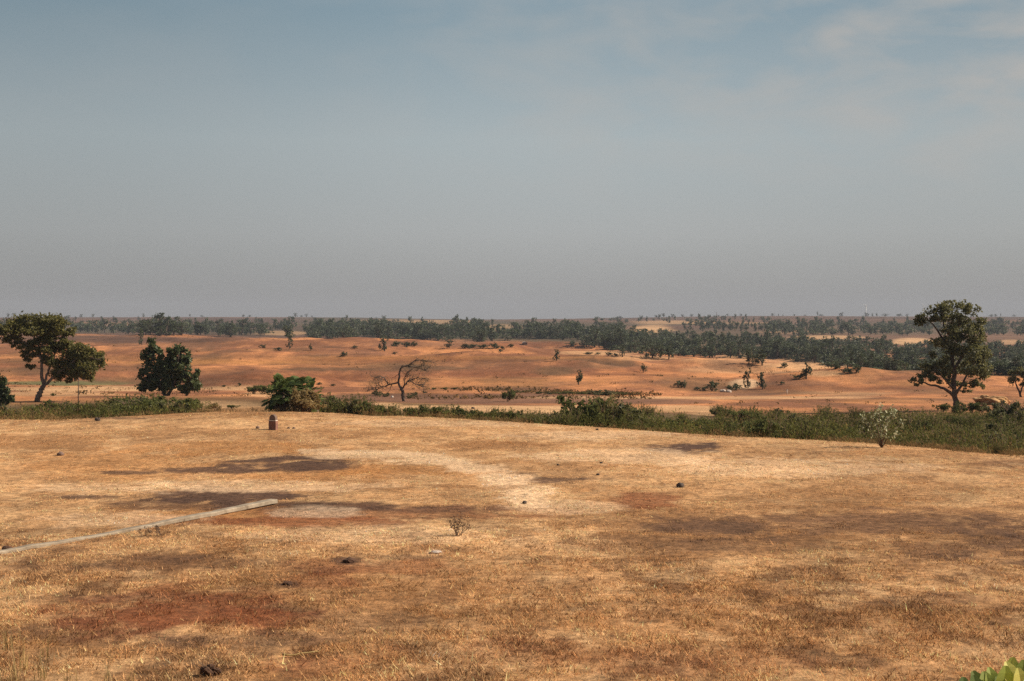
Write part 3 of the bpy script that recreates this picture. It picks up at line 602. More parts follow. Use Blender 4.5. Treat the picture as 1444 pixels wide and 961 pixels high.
# weeds filling the gully (uncountable)
def build_weeds():
    N = 21000; u = RNG.uniform(-.41, .41, N); e = edge_d(u); d = e + 2.5 + (116 - e) * RNG.random(N) ** 1.25
    px = CX + F * u; x = u * d; y = d
    front = np.interp(px, [-100, 290, 300, 370, 400, 525, 530, 565, 575, 830, 860, 1000, 1500], [17, 9, 0, 0, 8, 8, 5, 5, 6, 6, 22, 50, 60])
    keep = ((d - e) < front) & ~((px > 935) & (px < 1010) & (d > 90)) & (RNG.random(N) < np.clip(.85 + .9 * fbm(x, y, 6., 3, 71), .1, 1))
    x, y, px, d = x[keep], y[keep], px[keep], d[keep]; z = terrain_z(x, y)
    n = len(x); H = RNG.uniform(.25, 1.0, n) * (1 + .9 * fbm(x, y, 9., 2, 72))
    cap = CAM_Z - (np.interp(px, [-100, 280, 420, 520, 580, 820, 900, 1000, 1100, 1200, 1300, 1444], [562, 566, 560, 565, 573, 577, 566, 566, 568, 573, 578, 584]) - HOR) * d / F - z
    H = np.clip(np.minimum(H, cap * RNG.uniform(.55, 1.1, n) * (1 + .6 * fbm(x, y, 3.5, 3, 76))), .15, 2)
    g = G(); m = 9
    k = RNG.uniform(.05, 1, (n, m)); P = np.stack([x[:, None] + RNG.normal(0, .09, (n, m)), y[:, None] + RNG.normal(0, .09, (n, m)), z[:, None] + H[:, None] * k], -1).reshape(-1, 3)
    tn = np.clip(np.repeat(np.clip(.35 + .5 * fbm(x, y, 4., 3, 73), 0, 1), m) + RNG.normal(0, .2, n * m), 0, 1)
    dry = np.repeat(RNG.random(n) < np.clip(.22 + .9 * fbm(x, y, 5., 3, 74), .04, .8), m)
    g.leaves(P[~dry], .26, .045, .75, 0, tn[~dry]); g.leaves(P[dry], .24, .03, .9, 1, tn[dry] * .8)
    k2 = 2600; u2 = RNG.uniform(-.41, .41, k2); d2 = edge_d(u2) + RNG.normal(.4, 1.3, k2); x2 = u2 * d2; ok = RNG.random(k2) < np.clip(.4 + 1.6 * fbm(x2, d2, 3., 3, 75), 0, 1); x2, d2 = x2[ok], d2[ok]; z2 = terrain_z(x2, d2); n2 = len(x2); H2 = RNG.uniform(.10, .34, n2)
    P2 = np.stack([x2[:, None] + RNG.normal(0, .12, (n2, 7)), d2[:, None] + RNG.normal(0, .12, (n2, 7)), z2[:, None] + H2[:, None] * RNG.uniform(.1, .8, (n2, 7))], -1).reshape(-1, 3)
    g.leaves(P2, np.repeat(H2, 7) * .9, .022, .8, 1, np.clip(np.repeat(RNG.random(n2), 7) * .8, 0, 1))
    tag(obj('gully_weeds', g.mesh('gully_weeds', [M_WEED, M_DRYW])), 'tall green weeds filling the gully beyond the meadow edge', 'weeds', None, 'stuff')
build_weeds()

# pale grass plume in the hedge
p = on(851, 73.5); t = thing('plume_grass', p, 'pale dry grass plume leaning out of the hedge shrubs', 'grass clump')
g = G()
for j in range(26):
    a = RNG.uniform(0, 6.28); v = np.array((math.cos(a) * .3 + .12, math.sin(a) * .3, 1.)); h = RNG.uniform(.9, 2.0)
    g.tube([np.zeros(3), v * h * .5, v * h + np.array((math.cos(a) * .2, 0, -.05))], [.016, .013, .006], 3, 0)
obj('stems', g.mesh('stems', [M_DRYB]), t)
f = G(); P = np.array((.38, 0., 1.75)) + RNG.normal(0, 1, (90, 3)) * np.array((.08, .05, .22)); P[:, 0] += (P[:, 2] - 1.7) * .35
f.leaves(P, .16, .035, .8, 0, RNG.uniform(.6, 1, 90)); obj('plume', f.mesh('plume', [M_DRYB]), t)

# ------------------------------------------------------------------ fan palms
def fan_leaf(g, base, dirv, R, mat=0, tint=.5):
    dirv = dirv / np.linalg.norm(dirv); side = np.cross(dirv, (0, 0, 1.)); side /= np.linalg.norm(side) + 1e-6; nrm = np.cross(side, dirv)
    n = 17; V = []; q = []; tn = []
    for i in range(n):
        a = (i / (n - 1) - .5) * math.radians(255); da = math.radians(255) / n * .85
        def pt(ang, r, lift=0.): return base + (dirv * math.cos(ang) + side * math.sin(ang)) * r + nrm * (lift - .22 * r * r / R)
        L = R * RNG.uniform(.82, 1.05) * (1 - .25 * abs(i / (n - 1) - .5))
        k = len(V); V += [base, pt(a - da, L * .80, .03 * R), pt(a, L), pt(a + da, L * .80, -.03 * R)]; q.append((k, k + 1, k + 2, k + 3)); tn += [tint + RNG.uniform(-.12, .12)] * 4
    g.add(np.array(V), np.array(q), None, mat, np.clip(tn, 0, 1))
def fan_palm(px, d, top, nl, label, rz, dead=.2):
    p = on(px, d); h = CAM_Z - (top - HOR) * d / F - p.z
    t = thing('fan_palm', p, label, 'palm', 'fan palms at the meadow edge'); tr, fr, dd = G(), G(), G()
    th = h * .48
    tr.tube([(0, 0, -.1), (.03, 0, th * .5), (0, .02, th)], [.17, .15, .12], 9, 0, .35)
    for j in range(nl):
        a = j * 2.4 + RNG.uniform(-.3, .3); el = RNG.uniform(-.75, 1.35); v = np.array((math.cos(a) * math.cos(el), math.sin(a) * math.cos(el), math.sin(el)))
        L = h * RNG.uniform(.14, .42); b = np.array((0, .0, th)); e = b + v * L + np.array((0, 0, -.06 * (1.4 - el)))
        fr.tube([b, (b + e) / 2 + np.array((0, 0, .04)), e], [.016, .012, .009], 4, 0)
        fan_leaf(fr, e, v + np.array((0, 0, -.45)), h * RNG.uniform(.125, .175), 0, RNG.uniform(.05, .95))
    for j in range(int(nl * dead)):
        a = RNG.uniform(0, 6.28); v = np.array((math.cos(a) * .6, math.sin(a) * .6, -.8)); e = np.array((0, 0, th * RNG.uniform(.6, 1.))) + v * h * .22
        fan_leaf(dd, e, v, h * .2, 0, RNG.uniform(.1, .6))
    obj('trunk', tr.mesh('trunk', [M_BARK]), t); obj('fronds', fr.mesh('fronds', [M_PALM]), t)
    if dd.n: obj('dead_fronds', dd.mesh('dead_fronds', [M_DRYDK]), t)
    t.rotation_euler.z = rz
M_DRYDK = mat_leaf('dead_frond', (.07, .042, .028), (.2, .125, .075), (.28, .18, .1))
fan_palm(398, 78.5, 524, 64, 'dark fan palm at the left front of the palm group', .3, .6)
fan_palm(387, 79.5, 541, 40, 'short fan palm with drooping pale fronds at the left end of the palm group', 1.2, .4)
fan_palm(414, 80, 521, 64, 'tallest fan palm in the middle of the palm group', 2., .7)
fan_palm(432, 81, 529, 50, 'fan palm at the back right of the palm group', 3.1, .4)
fan_palm(441, 79, 545, 40, 'short fan palm at the right end of the palm group', 4., .3)
shrub(423, 77.4, 545, 2, 'straw yellow dry bush in front of the palms', .75, mesh=M_DRY, name='dry_bush')
shrub(433, 77.6, 556, 2, 'low brownish dry bush at the right foot of the palms', .9, mesh=M_DRY, name='dry_bush')

# ------------------------------------------------------------------ far trees
def far_tree_parts(kind, nleaf=620, leaf=1.):
    t, g = G(), G(); wide, tall, nc = [(1.0, 1., 12), (.75, 1.2, 11), (1.35, .8, 14), (.85, 1.05, 11), (1.15, .9, 13), (.65, 1.05, 9), (1.6, .75, 16)][kind]
    t.tube([(0, 0, -.1), (RNG.normal(0, .03), 0, .18), (RNG.normal(0, .05), 0, .5 * tall)], [.045, .035, .015], 5, 0)
    cl = []
    for i in range(nc):
        a = RNG.uniform(0, 6.28); r = RNG.uniform(0, .40) * wide; z = RNG.uniform(.17, .85) * tall; k = 1 - .6 * max(0, z / tall - .55)
        cl.append((math.cos(a) * r * k, math.sin(a) * r * k, z, .17 * wide, .17 * wide, .14 * tall))
        t.tube([(0, 0, .12), (math.cos(a) * r * .5, math.sin(a) * r * .5, z * .7), (math.cos(a) * r * k, math.sin(a) * r * k, z)], [.018, .012, .005], 3, 0)
    P = clump_points(cl, nleaf); P = P[P[:, 2] > .03]
    g.leaves(P, .085 * leaf, .05 * leaf, 0, 0, np.clip(RNG.beta(1.4, 2., len(P)), 0, 1))
    return t, g
def far_bush_mesh():
    g = G(); nc = 10; cl = []
    for i in range(nc):
        a = RNG.uniform(0, 6.28); r = RNG.uniform(0, .40); cl.append((math.cos(a) * r, math.sin(a) * r, RNG.uniform(.12, .75) * (1 - .9 * r), .20, .20, .20))
        g.tube([(0, 0, -.05), (cl[-1][0] * .5, cl[-1][1] * .5, cl[-1][2] * .6), cl[-1][:3]], [.02, .014, .005], 3, 0)
    P = clump_points(cl, 560); P[:, 2] = np.abs(P[:, 2]); g.leaves(P, .11, .065, 0, 1, np.clip(RNG.beta(1.4, 2., len(P)), 0, 1))
    return g.mesh('bush', [M_BARK, M_LEAF_F])
FARP = [far_tree_parts(i % 7) for i in range(10)]
FAR = [(t_.mesh('trunk', [M_BARK]), g_.mesh('crown', [M_LEAF_F])) for t_, g_ in FARP]
FARB = [far_bush_mesh() for i in range(6)]
def far_tree(p, h, kind, label, wide=1., group=None, name='tree', cat='tree'):
    if name == 'bush': o = obj(name, FARB[int(RNG.integers(0, 6))], None, p)
    else:
        o = obj(name, None, None, p); o.empty_display_size = .2
        obj('trunk', FAR[kind][0], o); obj('crown', FAR[kind][1], o)
    w = h * wide; o.scale = (w, w, h); o.rotation_euler.z = RNG.uniform(0, 6.28)
    return tag(o, label, cat, group)
def single(px, py, hpx, label, kind=None, wide=1., group=None, name='tree', cat='tree'):
    p = hit(px, py); return far_tree(p, hpx * p.y / F, int(RNG.integers(0, 10)) if kind is None else kind, label, wide, group, name, cat)
# scattered on the red hills
HB = 'lone bushes on the red hills'
single(370, 491, 8, 'small round bush above the palms on the red slope', 0, 1.3, None, 'bush', 'bush')
single(408, 492, 19, 'small upright tree above the palms on the red slope', 1, .9); single(392, 495, 7, 'low spreading bush beside the small upright tree on the red slope', 2, 2., None, 'bush', 'bush')
single(438, 495, 12, 'thin little tree alone on the red crest', 5, .9); single(485, 503, 10, 'round bush in the dip of the red slope', 0, 1.3, None, 'bush', 'bush')
single(542, 496, 22, 'dark tree standing at the lower edge of the woods above the leafless tree', 3, 1.); single(557, 500, 5, 'tiny flat bush below the dark edge tree', 2, 1.8, None, 'bush', 'bush'); single(500, 492, 6, 'brown-green bush on the crest left of the dark edge tree', 2, 2., None, 'bush', 'bush')
for px, py, h, w in ((560, 489, 11, 1.6), (573, 490, 10, 1.6), (584, 489, 8, 1.8), (655, 492, 9, 2.), (668, 491, 8, 2.), (681, 492, 9, 1.8), (696, 492, 12, 1.4), (708, 493, 6, 1.6), (720, 490, 6, 2.)): single(px, py, h, 'dark low bush on the far edge of the red field before the woods', 2, w, 'bushes before the woods', 'bush', 'bush')
single(633, 492, 15, 'dark rounded tree at the field edge in the middle of the woods belt', 4, 1.1)
single(785, 509, 17, 'small egg-shaped tree alone on the open red slope', 3, 1.); single(816, 543, 24, 'small dark forked tree alone low on the red slope', 5, 1.); single(907, 526, 14, 'small ball-crowned tree on the slope left of the hollow', 0, 1.1)
single(706, 497, 6, 'tiny dark bush left of the egg-shaped tree', 5, 1.2, None, 'bush', 'bush')
for px, py, h, w in ((831, 500, 5, 3.), (843, 500, 4, 2.5), (858, 502, 7, 2.), (868, 503, 6, 2.)): single(px, py, h, 'low bush on the pale strip below the woods right of the egg-shaped tree', 2, w, 'bushes on the pale strip', 'bush', 'bush')
for px, py, h, w, k in ((878, 504, 15, .9, 1), (921, 506, 24, 1.2, 4), (932, 505, 20, 1., 3), (943, 507, 24, 1., 0), (912, 506, 12, 1.2, 2)): single(px, py, h, 'dark green tree in the front row of the woods left of centre right', k, w, 'front row trees of the woods')
for px, py, h, w, k in ((1042, 506, 26, .8, 1), (1056, 514, 24, .9, 3), (1075, 516, 24, 1.1, 0), (1066, 513, 14, 1.2, 2)): single(px, py, h, 'dark tree advancing from the woods onto the pale field', k, w, 'trees before the woods on the pale field')
single(1107, 519, 10, 'low round bush alone in the pale field', 2, 1.4, None, 'bush', 'bush'); single(1137, 535, 28, 'ragged grey-green tree on the field right of the hollow', 5, 1.1); single(1127, 535, 10, 'low dark bush at the left foot of the ragged tree', 2, 2., None, 'bush', 'bush'); single(1103, 543, 7, 'small dark bush between the hollow and the ragged tree', 0, 1.3, None, 'bush', 'bush')
for px, py, h, w in ((1178, 521, 13, 1.5), (1190, 526, 9, 2.), (1198, 527, 11, 1.6), (1208, 526, 14, 1.2), (1168, 518, 8, 1.6)): single(px, py, h, 'scrubby bush along the pale bank before the wooded valley', 2, w, 'bushes along the pale bank', 'bush', 'bush')
for px, py, h, w, k in ((957, 547, 13, 1.3, 2), (966, 548, 12, 1.2, 4), (983, 551, 7, 2.2, 2), (993, 552, 9, 1.6, 2), (1004, 552, 20, 1., 3), (1030, 552, 11, 1.4, 2), (1039, 551, 15, 1., 5)): single(px, py, h, 'dark bush on the rim of the eroded hollow', k, w, 'bushes round the hollow', 'bush', 'bush')
single(1055, 548, 24, 'slim tree over the pale bank of the hollow', 1, .9); single(1075, 550, 26, 'leaning dark tree at the right end of the hollow', 3, .9)
single(227, 474, 20, 'wide dome-shaped dark tree on the far ridge above the twin-crowned tree', 6, 1.35); single(200, 487, 20, 'grey tree peeping above the twin-crowned tree', 1, .8)
single(315, 546, 4, 'low dark bush on the field edge left of the palms', 2, 2., None, 'bush', 'bush'); single(338, 545, 6, 'small bush on the red slope left of the palms', 0, 1.4, None, 'bush', 'bush'); single(450, 543, 5, 'tiny brown bush right of the palms', 2, 2., None, 'bush', 'bush'); single(470, 545, 4, 'tiny low bush on the slope edge between palms and leafless tree', 2, 2.4, None, 'bush', 'bush')

# belt of woods
NEAR = ([-60, 60, 150, 300, 420, 560, 680, 820, 900, 1000, 1080, 1140, 1200, 1230, 1300, 1500], [472, 471, 472, 475, 478, 481, 486, 489, 500, 505, 507, 511, 521, 529, 533, 536])
FARL = ([-60, 150, 300, 420, 560, 680, 820, 900, 1000, 1080, 1200, 1300, 1500], [462, 462, 462, 460, 458, 459, 462, 469, 474, 479, 482, 488, 488])
OPEN = [(920, 462, 42, 7), (1288, 482, 34, 6), (1175, 476, 50, 3), (405, 470, 26, 3), (710, 462, 14, 5), (1425, 483, 20, 4), (625, 458, 14, 6), (760, 484, 70, 4), (640, 484, 30, 4)]
def open_field(px, py): return any(((px - a) / c) ** 2 + ((py - b) / d) ** 2 < 1 for a, b, c, d in OPEN)
cand = []
tries = 0
while len(cand) < 1500 and tries < 12000:
    tries += 1
    band = RNG.random()
    if band < .68:
        px = RNG.uniform(-50, 1490)
        n, f_ = np.interp(px, *NEAR), np.interp(px, *FARL)
        if px < 430 and RNG.random() < .35: continue
        if px > 900 and RNG.random() < .25: continue
        py = f_ + (n - f_) * RNG.random() ** 1.1; h = RNG.uniform(5.5, 9.5) if px < 880 else RNG.uniform(3.8, 7.)
    elif band < .86:
        px = RNG.uniform(1080, 1490); py = RNG.uniform(457, 474); h = RNG.uniform(5, 9)
    elif band < .94:
        px = RNG.uniform(840, 1090); py = RNG.uniform(451, 468); h = RNG.uniform(4, 8)
    else:
        px = RNG.uniform(-40, 560); py = RNG.uniform(452, 465); h = RNG.uniform(4, 8)
    if open_field(px, py) or open_field(px, py - 4): continue
    cand.append((px, py, h))
pts = []
for px, py, h in cand:
    p = hit(px, py, 620. if px < 800 else 470. if px < 1000 else 400. if px < 1180 else 330., 2600.)
    if p.y > 2500: continue
    h = min(h, (27 if px < 900 else 24) * p.y / F)
    pts.append((h / p.y, p, h, px))
pts.sort(key=lambda a: -a[0])
NIND = 225
def belt_label(px):
    if px < 430: return 'scattered dark tree on the far slopes at left', 'trees of the far left slopes'
    if px < 860: return 'dark round-crowned tree in the middle of the far woods belt', 'trees of the middle woods belt'
    if px < 1180: return 'dark tree of the dense woods behind the hollow', 'trees of the woods behind the hollow'
    return 'dark tree in the wooded valley behind the tall right tree', 'trees of the right wooded valley'
for a, p, h, px in pts[:NIND]:
    lb, gr = belt_label(px); far_tree(p, h, int(RNG.integers(0, 10)), lb, RNG.uniform(.85, 1.3), gr)
def merged(items, name, label, cat):
    src = []
    for i in range(10):
        t_, c_ = far_tree_parts(i % 7, 240, 1.6); q = G()
        q.add(np.concatenate(t_.V), np.concatenate(t_.Q), np.concatenate(t_.T), 0, .5); q.add(np.concatenate(c_.V), np.concatenate(c_.Q), None, 1, np.concatenate(c_.tn))
        src.append((np.concatenate(q.V), np.concatenate(q.Q), np.concatenate(q.qm), np.concatenate(q.T), np.concatenate(q.tm), np.concatenate(q.tn)))
    V, Q, T, qm, tm, tn = [], [], [], [], [], []; n = 0
    for p, h, w in items:
        v, q, m1, tr, m2, t_ = src[RNG.integers(0, 10)]; a = RNG.uniform(0, 6.28); c, s_ = math.cos(a), math.sin(a)
        X = np.stack([(v[:, 0] * c - v[:, 1] * s_) * w + p[0], (v[:, 0] * s_ + v[:, 1] * c) * w + p[1], v[:, 2] * h + p[2]], 1)
        V.append(X); Q.append(q + n); T.append(tr + n); qm.append(m1); tm.append(m2); tn.append(np.clip(t_ + RNG.normal(0, .12), 0, 1)); n += len(v)
    me = np_mesh(name, np.concatenate(V), [np.concatenate(Q), np.concatenate(T)], [M_BARK, M_LEAF_F], np.concatenate(qm + tm), None, np.concatenate(tn))
    tag(obj(name, me), label, cat, None, 'stuff')
items = [(p, h, h * RNG.uniform(.85, 1.35)) for a, p, h, px in pts[NIND:]]
# undergrowth of the woods: low thicket between the trunks
for i in range(1000):
    px = RNG.uniform(430, 1490); n, f_ = np.interp(px, *NEAR), np.interp(px, *FARL); py = f_ + (n - f_) * RNG.random()
    if open_field(px, py): continue
    p = hit(px, py, 620. if px < 800 else 470. if px < 1000 else 400. if px < 1180 else 330., 2600.)
    if p.y < 2400: items.append((p, RNG.uniform(1.8, 4.), RNG.uniform(4., 8.)))
merged(items, 'woods', 'hazy belt of woods and thicket below the horizon', 'woods')
# skyline trees on the ridge
SK = [(12, 7, 1), (20, 8, .8), (115, 5, 1.6), (131, 7, .8), (160, 3, 1.5), (202, 6, 1.), (215, 4, 1.), (268, 4, 1.4), (285, 4, 1.4), (343, 5, 1.8), (352, 4, 1.5), (417, 9, .7), (425, 4, 1.), (432, 6, .8), (440, 3, 1.4), (1013, 3, 1.6), (1026, 5, .9), (1045, 3, 3.), (1089, 6, .9), (1098, 4, 1.), (1104, 3, 1.), (1120, 4, 1.), (1135, 3, 1.4), (1153, 6, .9), (1158, 4, 1.8), (1187, 5, 2.4), (1221, 5, 2.6), (1230, 5, 1.), (1236, 6, .8), (1248, 5, 2.), (1268, 5, 2.6), (1279, 5, .9), (1398, 5, 1.6), (1404, 6, .7), (1411, 4, 1.), (936, 5, 2.2), (948, 4, 3.), (962, 4, 2.), (975, 5, 1.3), (925, 3, 3.), (1430, 4, 1.5)]
for px, hp, w in SK:
    u = (px - CX) / F; dd = np.linspace(1500, 2700, 240); sl = (terrain_z(u * dd, dd) - CAM_Z) / dd; k = int(sl.argmax()); p = on(px, dd[k])
    far_tree(p - Vector((0, 0, .1)), hp * dd[k] / F * .95, int(RNG.integers(0, 10)), 'tiny dark tree silhouetted on the ridge skyline', w, 'skyline trees on the ridge')

def build_scrub():
    N = 5200; d = 140 * (800 / 140) ** RNG.random(N); u = RNG.uniform(-.40, .40, N); x = u * d
    k = RNG.random(N) < np.clip(.25 + 1.6 * fbm(x, d * .6, 40., 5, 81, .6), .04, 1); x, d = x[k], d[k]; h = RNG.uniform(.08, .30, len(x)) * (1 + d / 500)
    n2 = 900; px = RNG.uniform(575, 930, n2); d2 = RNG.choice([178., 186., 160.], n2, p=[.65, .2, .15]) + RNG.normal(0, 2.2, n2); x2 = (px - CX) / F * d2
    k = RNG.random(n2) < np.clip(.35 + 2.2 * fbm(x2, d2, 9., 3, 82), .02, 1); x2, d2 = x2[k], d2[k]
    x = np.concatenate([x, x2]); d = np.concatenate([d, d2]); h = np.concatenate([h, RNG.uniform(.15, .55, len(x2))]); z = terrain_z(x, d)
    g = G(); m = 7; n = len(x); P = np.stack([x[:, None] + RNG.normal(0, 1, (n, m)) * h[:, None] * .8, d[:, None] + RNG.normal(0, 1, (n, m)) * h[:, None] * .8, z[:, None] + h[:, None] * RNG.uniform(.1, .8, (n, m))], -1).reshape(-1, 3)
    hh = np.repeat(h, m); g.leaves(P, hh * .9, hh * .4, .3, 0, np.clip(np.repeat(RNG.random(n), m) + RNG.normal(0, .15, n * m), 0, 1))
    tag(obj('hill_scrub', g.mesh('hill_scrub', [M_SCRUB])), 'sparse brownish scrub dotted over the red slopes', 'scrub', None, 'stuff')
M_SCRUB = mat_leaf('dry_scrub_leaves', (.055, .040, .018), (.15, .095, .042), (.26, .14, .06), rough=.9, spec=.05)
build_scrub()

# ------------------------------------------------------------------ small built things
M_CONC = mat_noise('weathered_concrete', (.15, .115, .082), (.36, .295, .22), 3.2, .9, .5, c3=(.50, .42, .32))
M_STONE = mat_noise('brown_stone', (.10, .065, .05), (.22, .14, .11), 7., .9, .4)
M_MSB = mat_noise('rusty_red_stone', (.13, .06, .045), (.25, .125, .09), 6., .9, .4)
M_MST = mat_noise('dark_painted_stone', (.10, .065, .05), (.18, .12, .095), 6., .85, .3)
M_WHITE = mat_noise('worn_white_paint', (.42, .35, .29), (.66, .58, .50), 8., .8, .2)
M_ROCK = mat_noise('dark_rock', (.035, .027, .024), (.11, .08, .065), 6., .9, .5)
M_PALER = mat_noise('pale_rock', (.30, .24, .20), (.50, .41, .35), 6., .9, .4)
M_EARTH = mat_noise('pale_earth_bank', (.26, .13, .055), (.55, .33, .15), 1.6, .95, .6)
M_TURB = mat_noise('white_tower_paint', (.68, .68, .66), (.8, .8, .78), 1., .5, 0)
M_CLOD = mat_noise('dark_soil_clod', (.045, .024, .016), (.11, .058, .036), 14., .95, .6)
def prism(outline, y0, y1, bev=.01):
    """solid from an x-z outline, extruded along y with a small chamfer"""
    O = np.array(outline, float); n = len(O); c = O.mean(0); I = c + (O - c) * (1 - bev / np.abs(O - c).max())
    L = [(I, y0), (O, y0 + bev), (O, y1 - bev), (I, y1)]
    V = np.concatenate([np.stack([o[:, 0], np.full(n, y), o[:, 1]], 1) for o, y in L]); q = []
    for k in range(3):
        for i in range(n): j = (i + 1) % n; q.append((k * n + i, k * n + j, (k + 1) * n + j, (k + 1) * n + i))
    V = np.concatenate([V, [(c[0], y0, c[1]), (c[0], y1, c[1])]]); b = 4 * n
    t = [(b, (i + 1) % n, i) for i in range(n)] + [(b + 1, 3 * n + i, 3 * n + (i + 1) % n) for i in range(n)]
    return V, q, t
# boundary stone
p = hit(385, 606.5); sm = p.y / F
t = thing('milestone', p - Vector((0, 0, .05)), 'small round-topped brown milestone with a white line on the meadow near the palms', 'milestone', None, math.radians(-14))
W = 5.6 * sm; HB_ = 12.5 * sm + .05; y0, y1 = -.13, .13
g = G(); g.add(*prism([(-W, 0), (W, 0), (W * .98, HB_), (-W * .98, HB_)], y0, y1, .012)); obj('body', g.mesh('body', [M_MSB]), t)
g = G(); g.add(*prism([(-W * .96, HB_ + .002), (W * .96, HB_ + .002), (W * .96, HB_ + .038), (-W * .96, HB_ + .038)], y0 + .004, y1 - .004, .006)); obj('band', g.mesh('band', [M_WHITE]), t)
zc = HB_ + .04; g = G(); g.add(*prism([(-W * .86, zc), (W * .86, zc), (W * .86, zc + .06)] + [(W * .86 * math.cos(a), zc + .06 + .19 * math.sin(a)) for a in np.linspace(.15, 2.99, 14)] + [(-W * .86, zc + .06)], y0 + .02, y1 - .02, .015)); obj('cap', g.mesh('cap', [M_MST]), t)
# concrete pole on the ground
A = hit(386, 712); B = hit(-30, 787); mid = (A + B) / 2
g = G(); n = 30; Vs = []; q = []
ax = np.array(B - A); Ln = np.linalg.norm(ax[:2]); ax2 = np.array((ax[0], ax[1], 0)) / Ln; sd = np.array((-ax2[1], ax2[0], 0))
for i in range(n + 1):
    k = i / n; c = np.array(A) + ax2 * Ln * k; gz = float(terrain_z(c[0], c[1]))
    lift = .045 * (1 - smooth(.0, .42, np.array(k))) + .0
    w = .125 * (1 - .30 * k); h = .12 * (1 - .25 * k); c = c + sd * .16 * math.sin(math.pi * k) + sd * .03 * math.sin(7 * k); zb = gz + lift - .02 - .085 * float(smooth(.30, .7, np.array(k)))
    wob = RNG.normal(0, .006, 2)
    bv = .02
    ring = [(-w, 0 + bv), (-w + bv, 0), (w - bv, 0), (w, bv), (w, h - bv), (w - bv, h), (-w + bv, h), (-w, h - bv)]
    for a, b in ring: Vs.append(c + sd * (a + wob[0]) + np.array((0, 0, zb - gz + b + wob[1])))
for i in range(n):
    for j in range(8): q.append((i * 8 + j, i * 8 + (j + 1) % 8, i * 8 + 8 + (j + 1) % 8, i * 8 + 8 + j))
Vs = np.array(Vs); Vs[:, 2] += [float(terrain_z(v[0], v[1])) - float(v[2]) * 0 for v in Vs] if False else 0
V2 = Vs - np.array(mid); tr = [(0, 7, 6), (0, 6, 5), (0, 5, 4), (0, 4, 3), (0, 3, 2), (0, 2, 1)]; e = n * 8; tr += [(e, e + 1, e + 2), (e, e + 2, e + 3), (e, e + 3, e + 4), (e, e + 4, e + 5), (e, e + 5, e + 6), (e, e + 6, e + 7)]
for i in range(n + 1):
    pass
g.add(V2, q, tr)
tag(obj('concrete_pole', g.mesh('concrete_pole', [M_CONC]), None, mid), 'long weathered grey concrete pole lying in the grass at left', 'concrete pole')
# rocks
def rock_mesh(seed, m, flat=.6, sub=3, rough=.35):
    import bmesh
    bm = bmesh.new(); bmesh.ops.create_icosphere(bm, subdivisions=sub, radius=1.)
    V = np.array([v.co[:] for v in bm.verts]); d = 1 + rough * fbm(V[:, 0] * 1 + V[:, 2] * .7, V[:, 1] + V[:, 2] * .5, .8, 3, seed)
    for v, k in zip(bm.verts, d): v.co = Vector((v.co.x * k, v.co.y * k, v.co.z * k * flat))
    me = bpy.data.meshes.new('stone'); bm.to_mesh(me); bm.free(); me.materials.append(m); return me
def rock(px, py, wpx, label, m, flat=.7, name='stone', rough=.4, cat='stone'):
    p = hit(px, py); r = wpx * .5 * p.y / F
    o = obj(name, rock_mesh(int(px) % 97, m, flat, 3, rough), None, p + Vector((0, 0, r * flat * .45))); o.scale = (r, r, r); o.rotation_euler.z = RNG.uniform(0, 6.28)
    return tag(o, label, cat)
rock(960, 688, 11, 'dark stone alone on the bright grass right of centre', M_ROCK, .8); rock(740, 711, 6, 'small dark stone at the right tip of the long scorched patch', M_ROCK, .9)
rock(84, 643, 9, 'brown stone on the grass below the spreading tree', M_STONE, .8); rock(137, 594, 8, 'dark stone at the edge of the meadow below the spreading tree', M_ROCK, .9)
rock(363, 605, 5, 'dark lump just left of the milestone', M_STONE, 1.1); rock(407, 605, 4, 'first tiny stone to the right of the milestone', M_STONE, .8); rock(414, 605, 4, 'second tiny stone to the right of the milestone', M_STONE, .8)
rock(843, 671, 5, 'tiny dark stone right of the pale path', M_ROCK, .8); rock(848, 654, 4, 'tiny dark stone above the right scorched streak', M_ROCK, .8); rock(787, 657, 4, 'tiny dark stone between the path and the scorched streak', M_ROCK, .8); rock(842, 607, 4, 'tiny dark stone near the meadow edge below the hedge', M_ROCK, .8)
rock(615, 781, 17, 'pale grey flat stone in the grass below the dry weed', M_PALER, .3); rock(8, 778, 14, 'dark clod at the buried left end of the concrete pole', M_CLOD, .7, 'clod', .6, 'clod')
rock(491, 794, 15, 'dark brown lump standing for a soil streak in the near grass', M_CLOD, .55, 'clod', .6, 'clod'); rock(404, 826, 12, 'small red-brown lump standing for the left end of the red streak', M_CLOD, .5, 'clod', .6, 'clod')  # both lumps stand for streaks in the ground, not real clods
rock(667, 577, 5, 'dark stone in the pale field beyond the hedge', M_ROCK, .8)
rock(1020, 553, 9, 'left pale boulder at the lip of the hollow', M_PALER, .6, 'boulder', .4, 'boulder'); rock(1028, 553.5, 7, 'right pale boulder at the lip of the hollow', M_PALER, .7, 'boulder', .4, 'boulder')
rock(553, 561, 3.5, 'white stone left of the leafless tree trunk', M_WHITE, 1., 'stone', .2)
# soil lump in front
p = hit(290, 955); g = G()
t = thing('soil_clod', p, 'dark crumbly soil clod with roots at the lower left', 'clod')
o = obj('lump', rock_mesh(5, M_CLOD, .7, 4, .9), t, (0, 0, .07)); o.scale = (.09, .08, .10); o = obj('lump', rock_mesh(8, M_CLOD, .8, 4, .9), t, (.12, .05, .05)); o.scale = (.07, .06, .06)
g = G()
for j in range(14): grow_branch(g, (RNG.normal(0, .06), 0, .1), (RNG.normal(0, 1), RNG.normal(0, 1), .9), .18, .006, 0, 0, None, 3)
obj('roots', g.mesh('roots', [M_TWIG]), t)
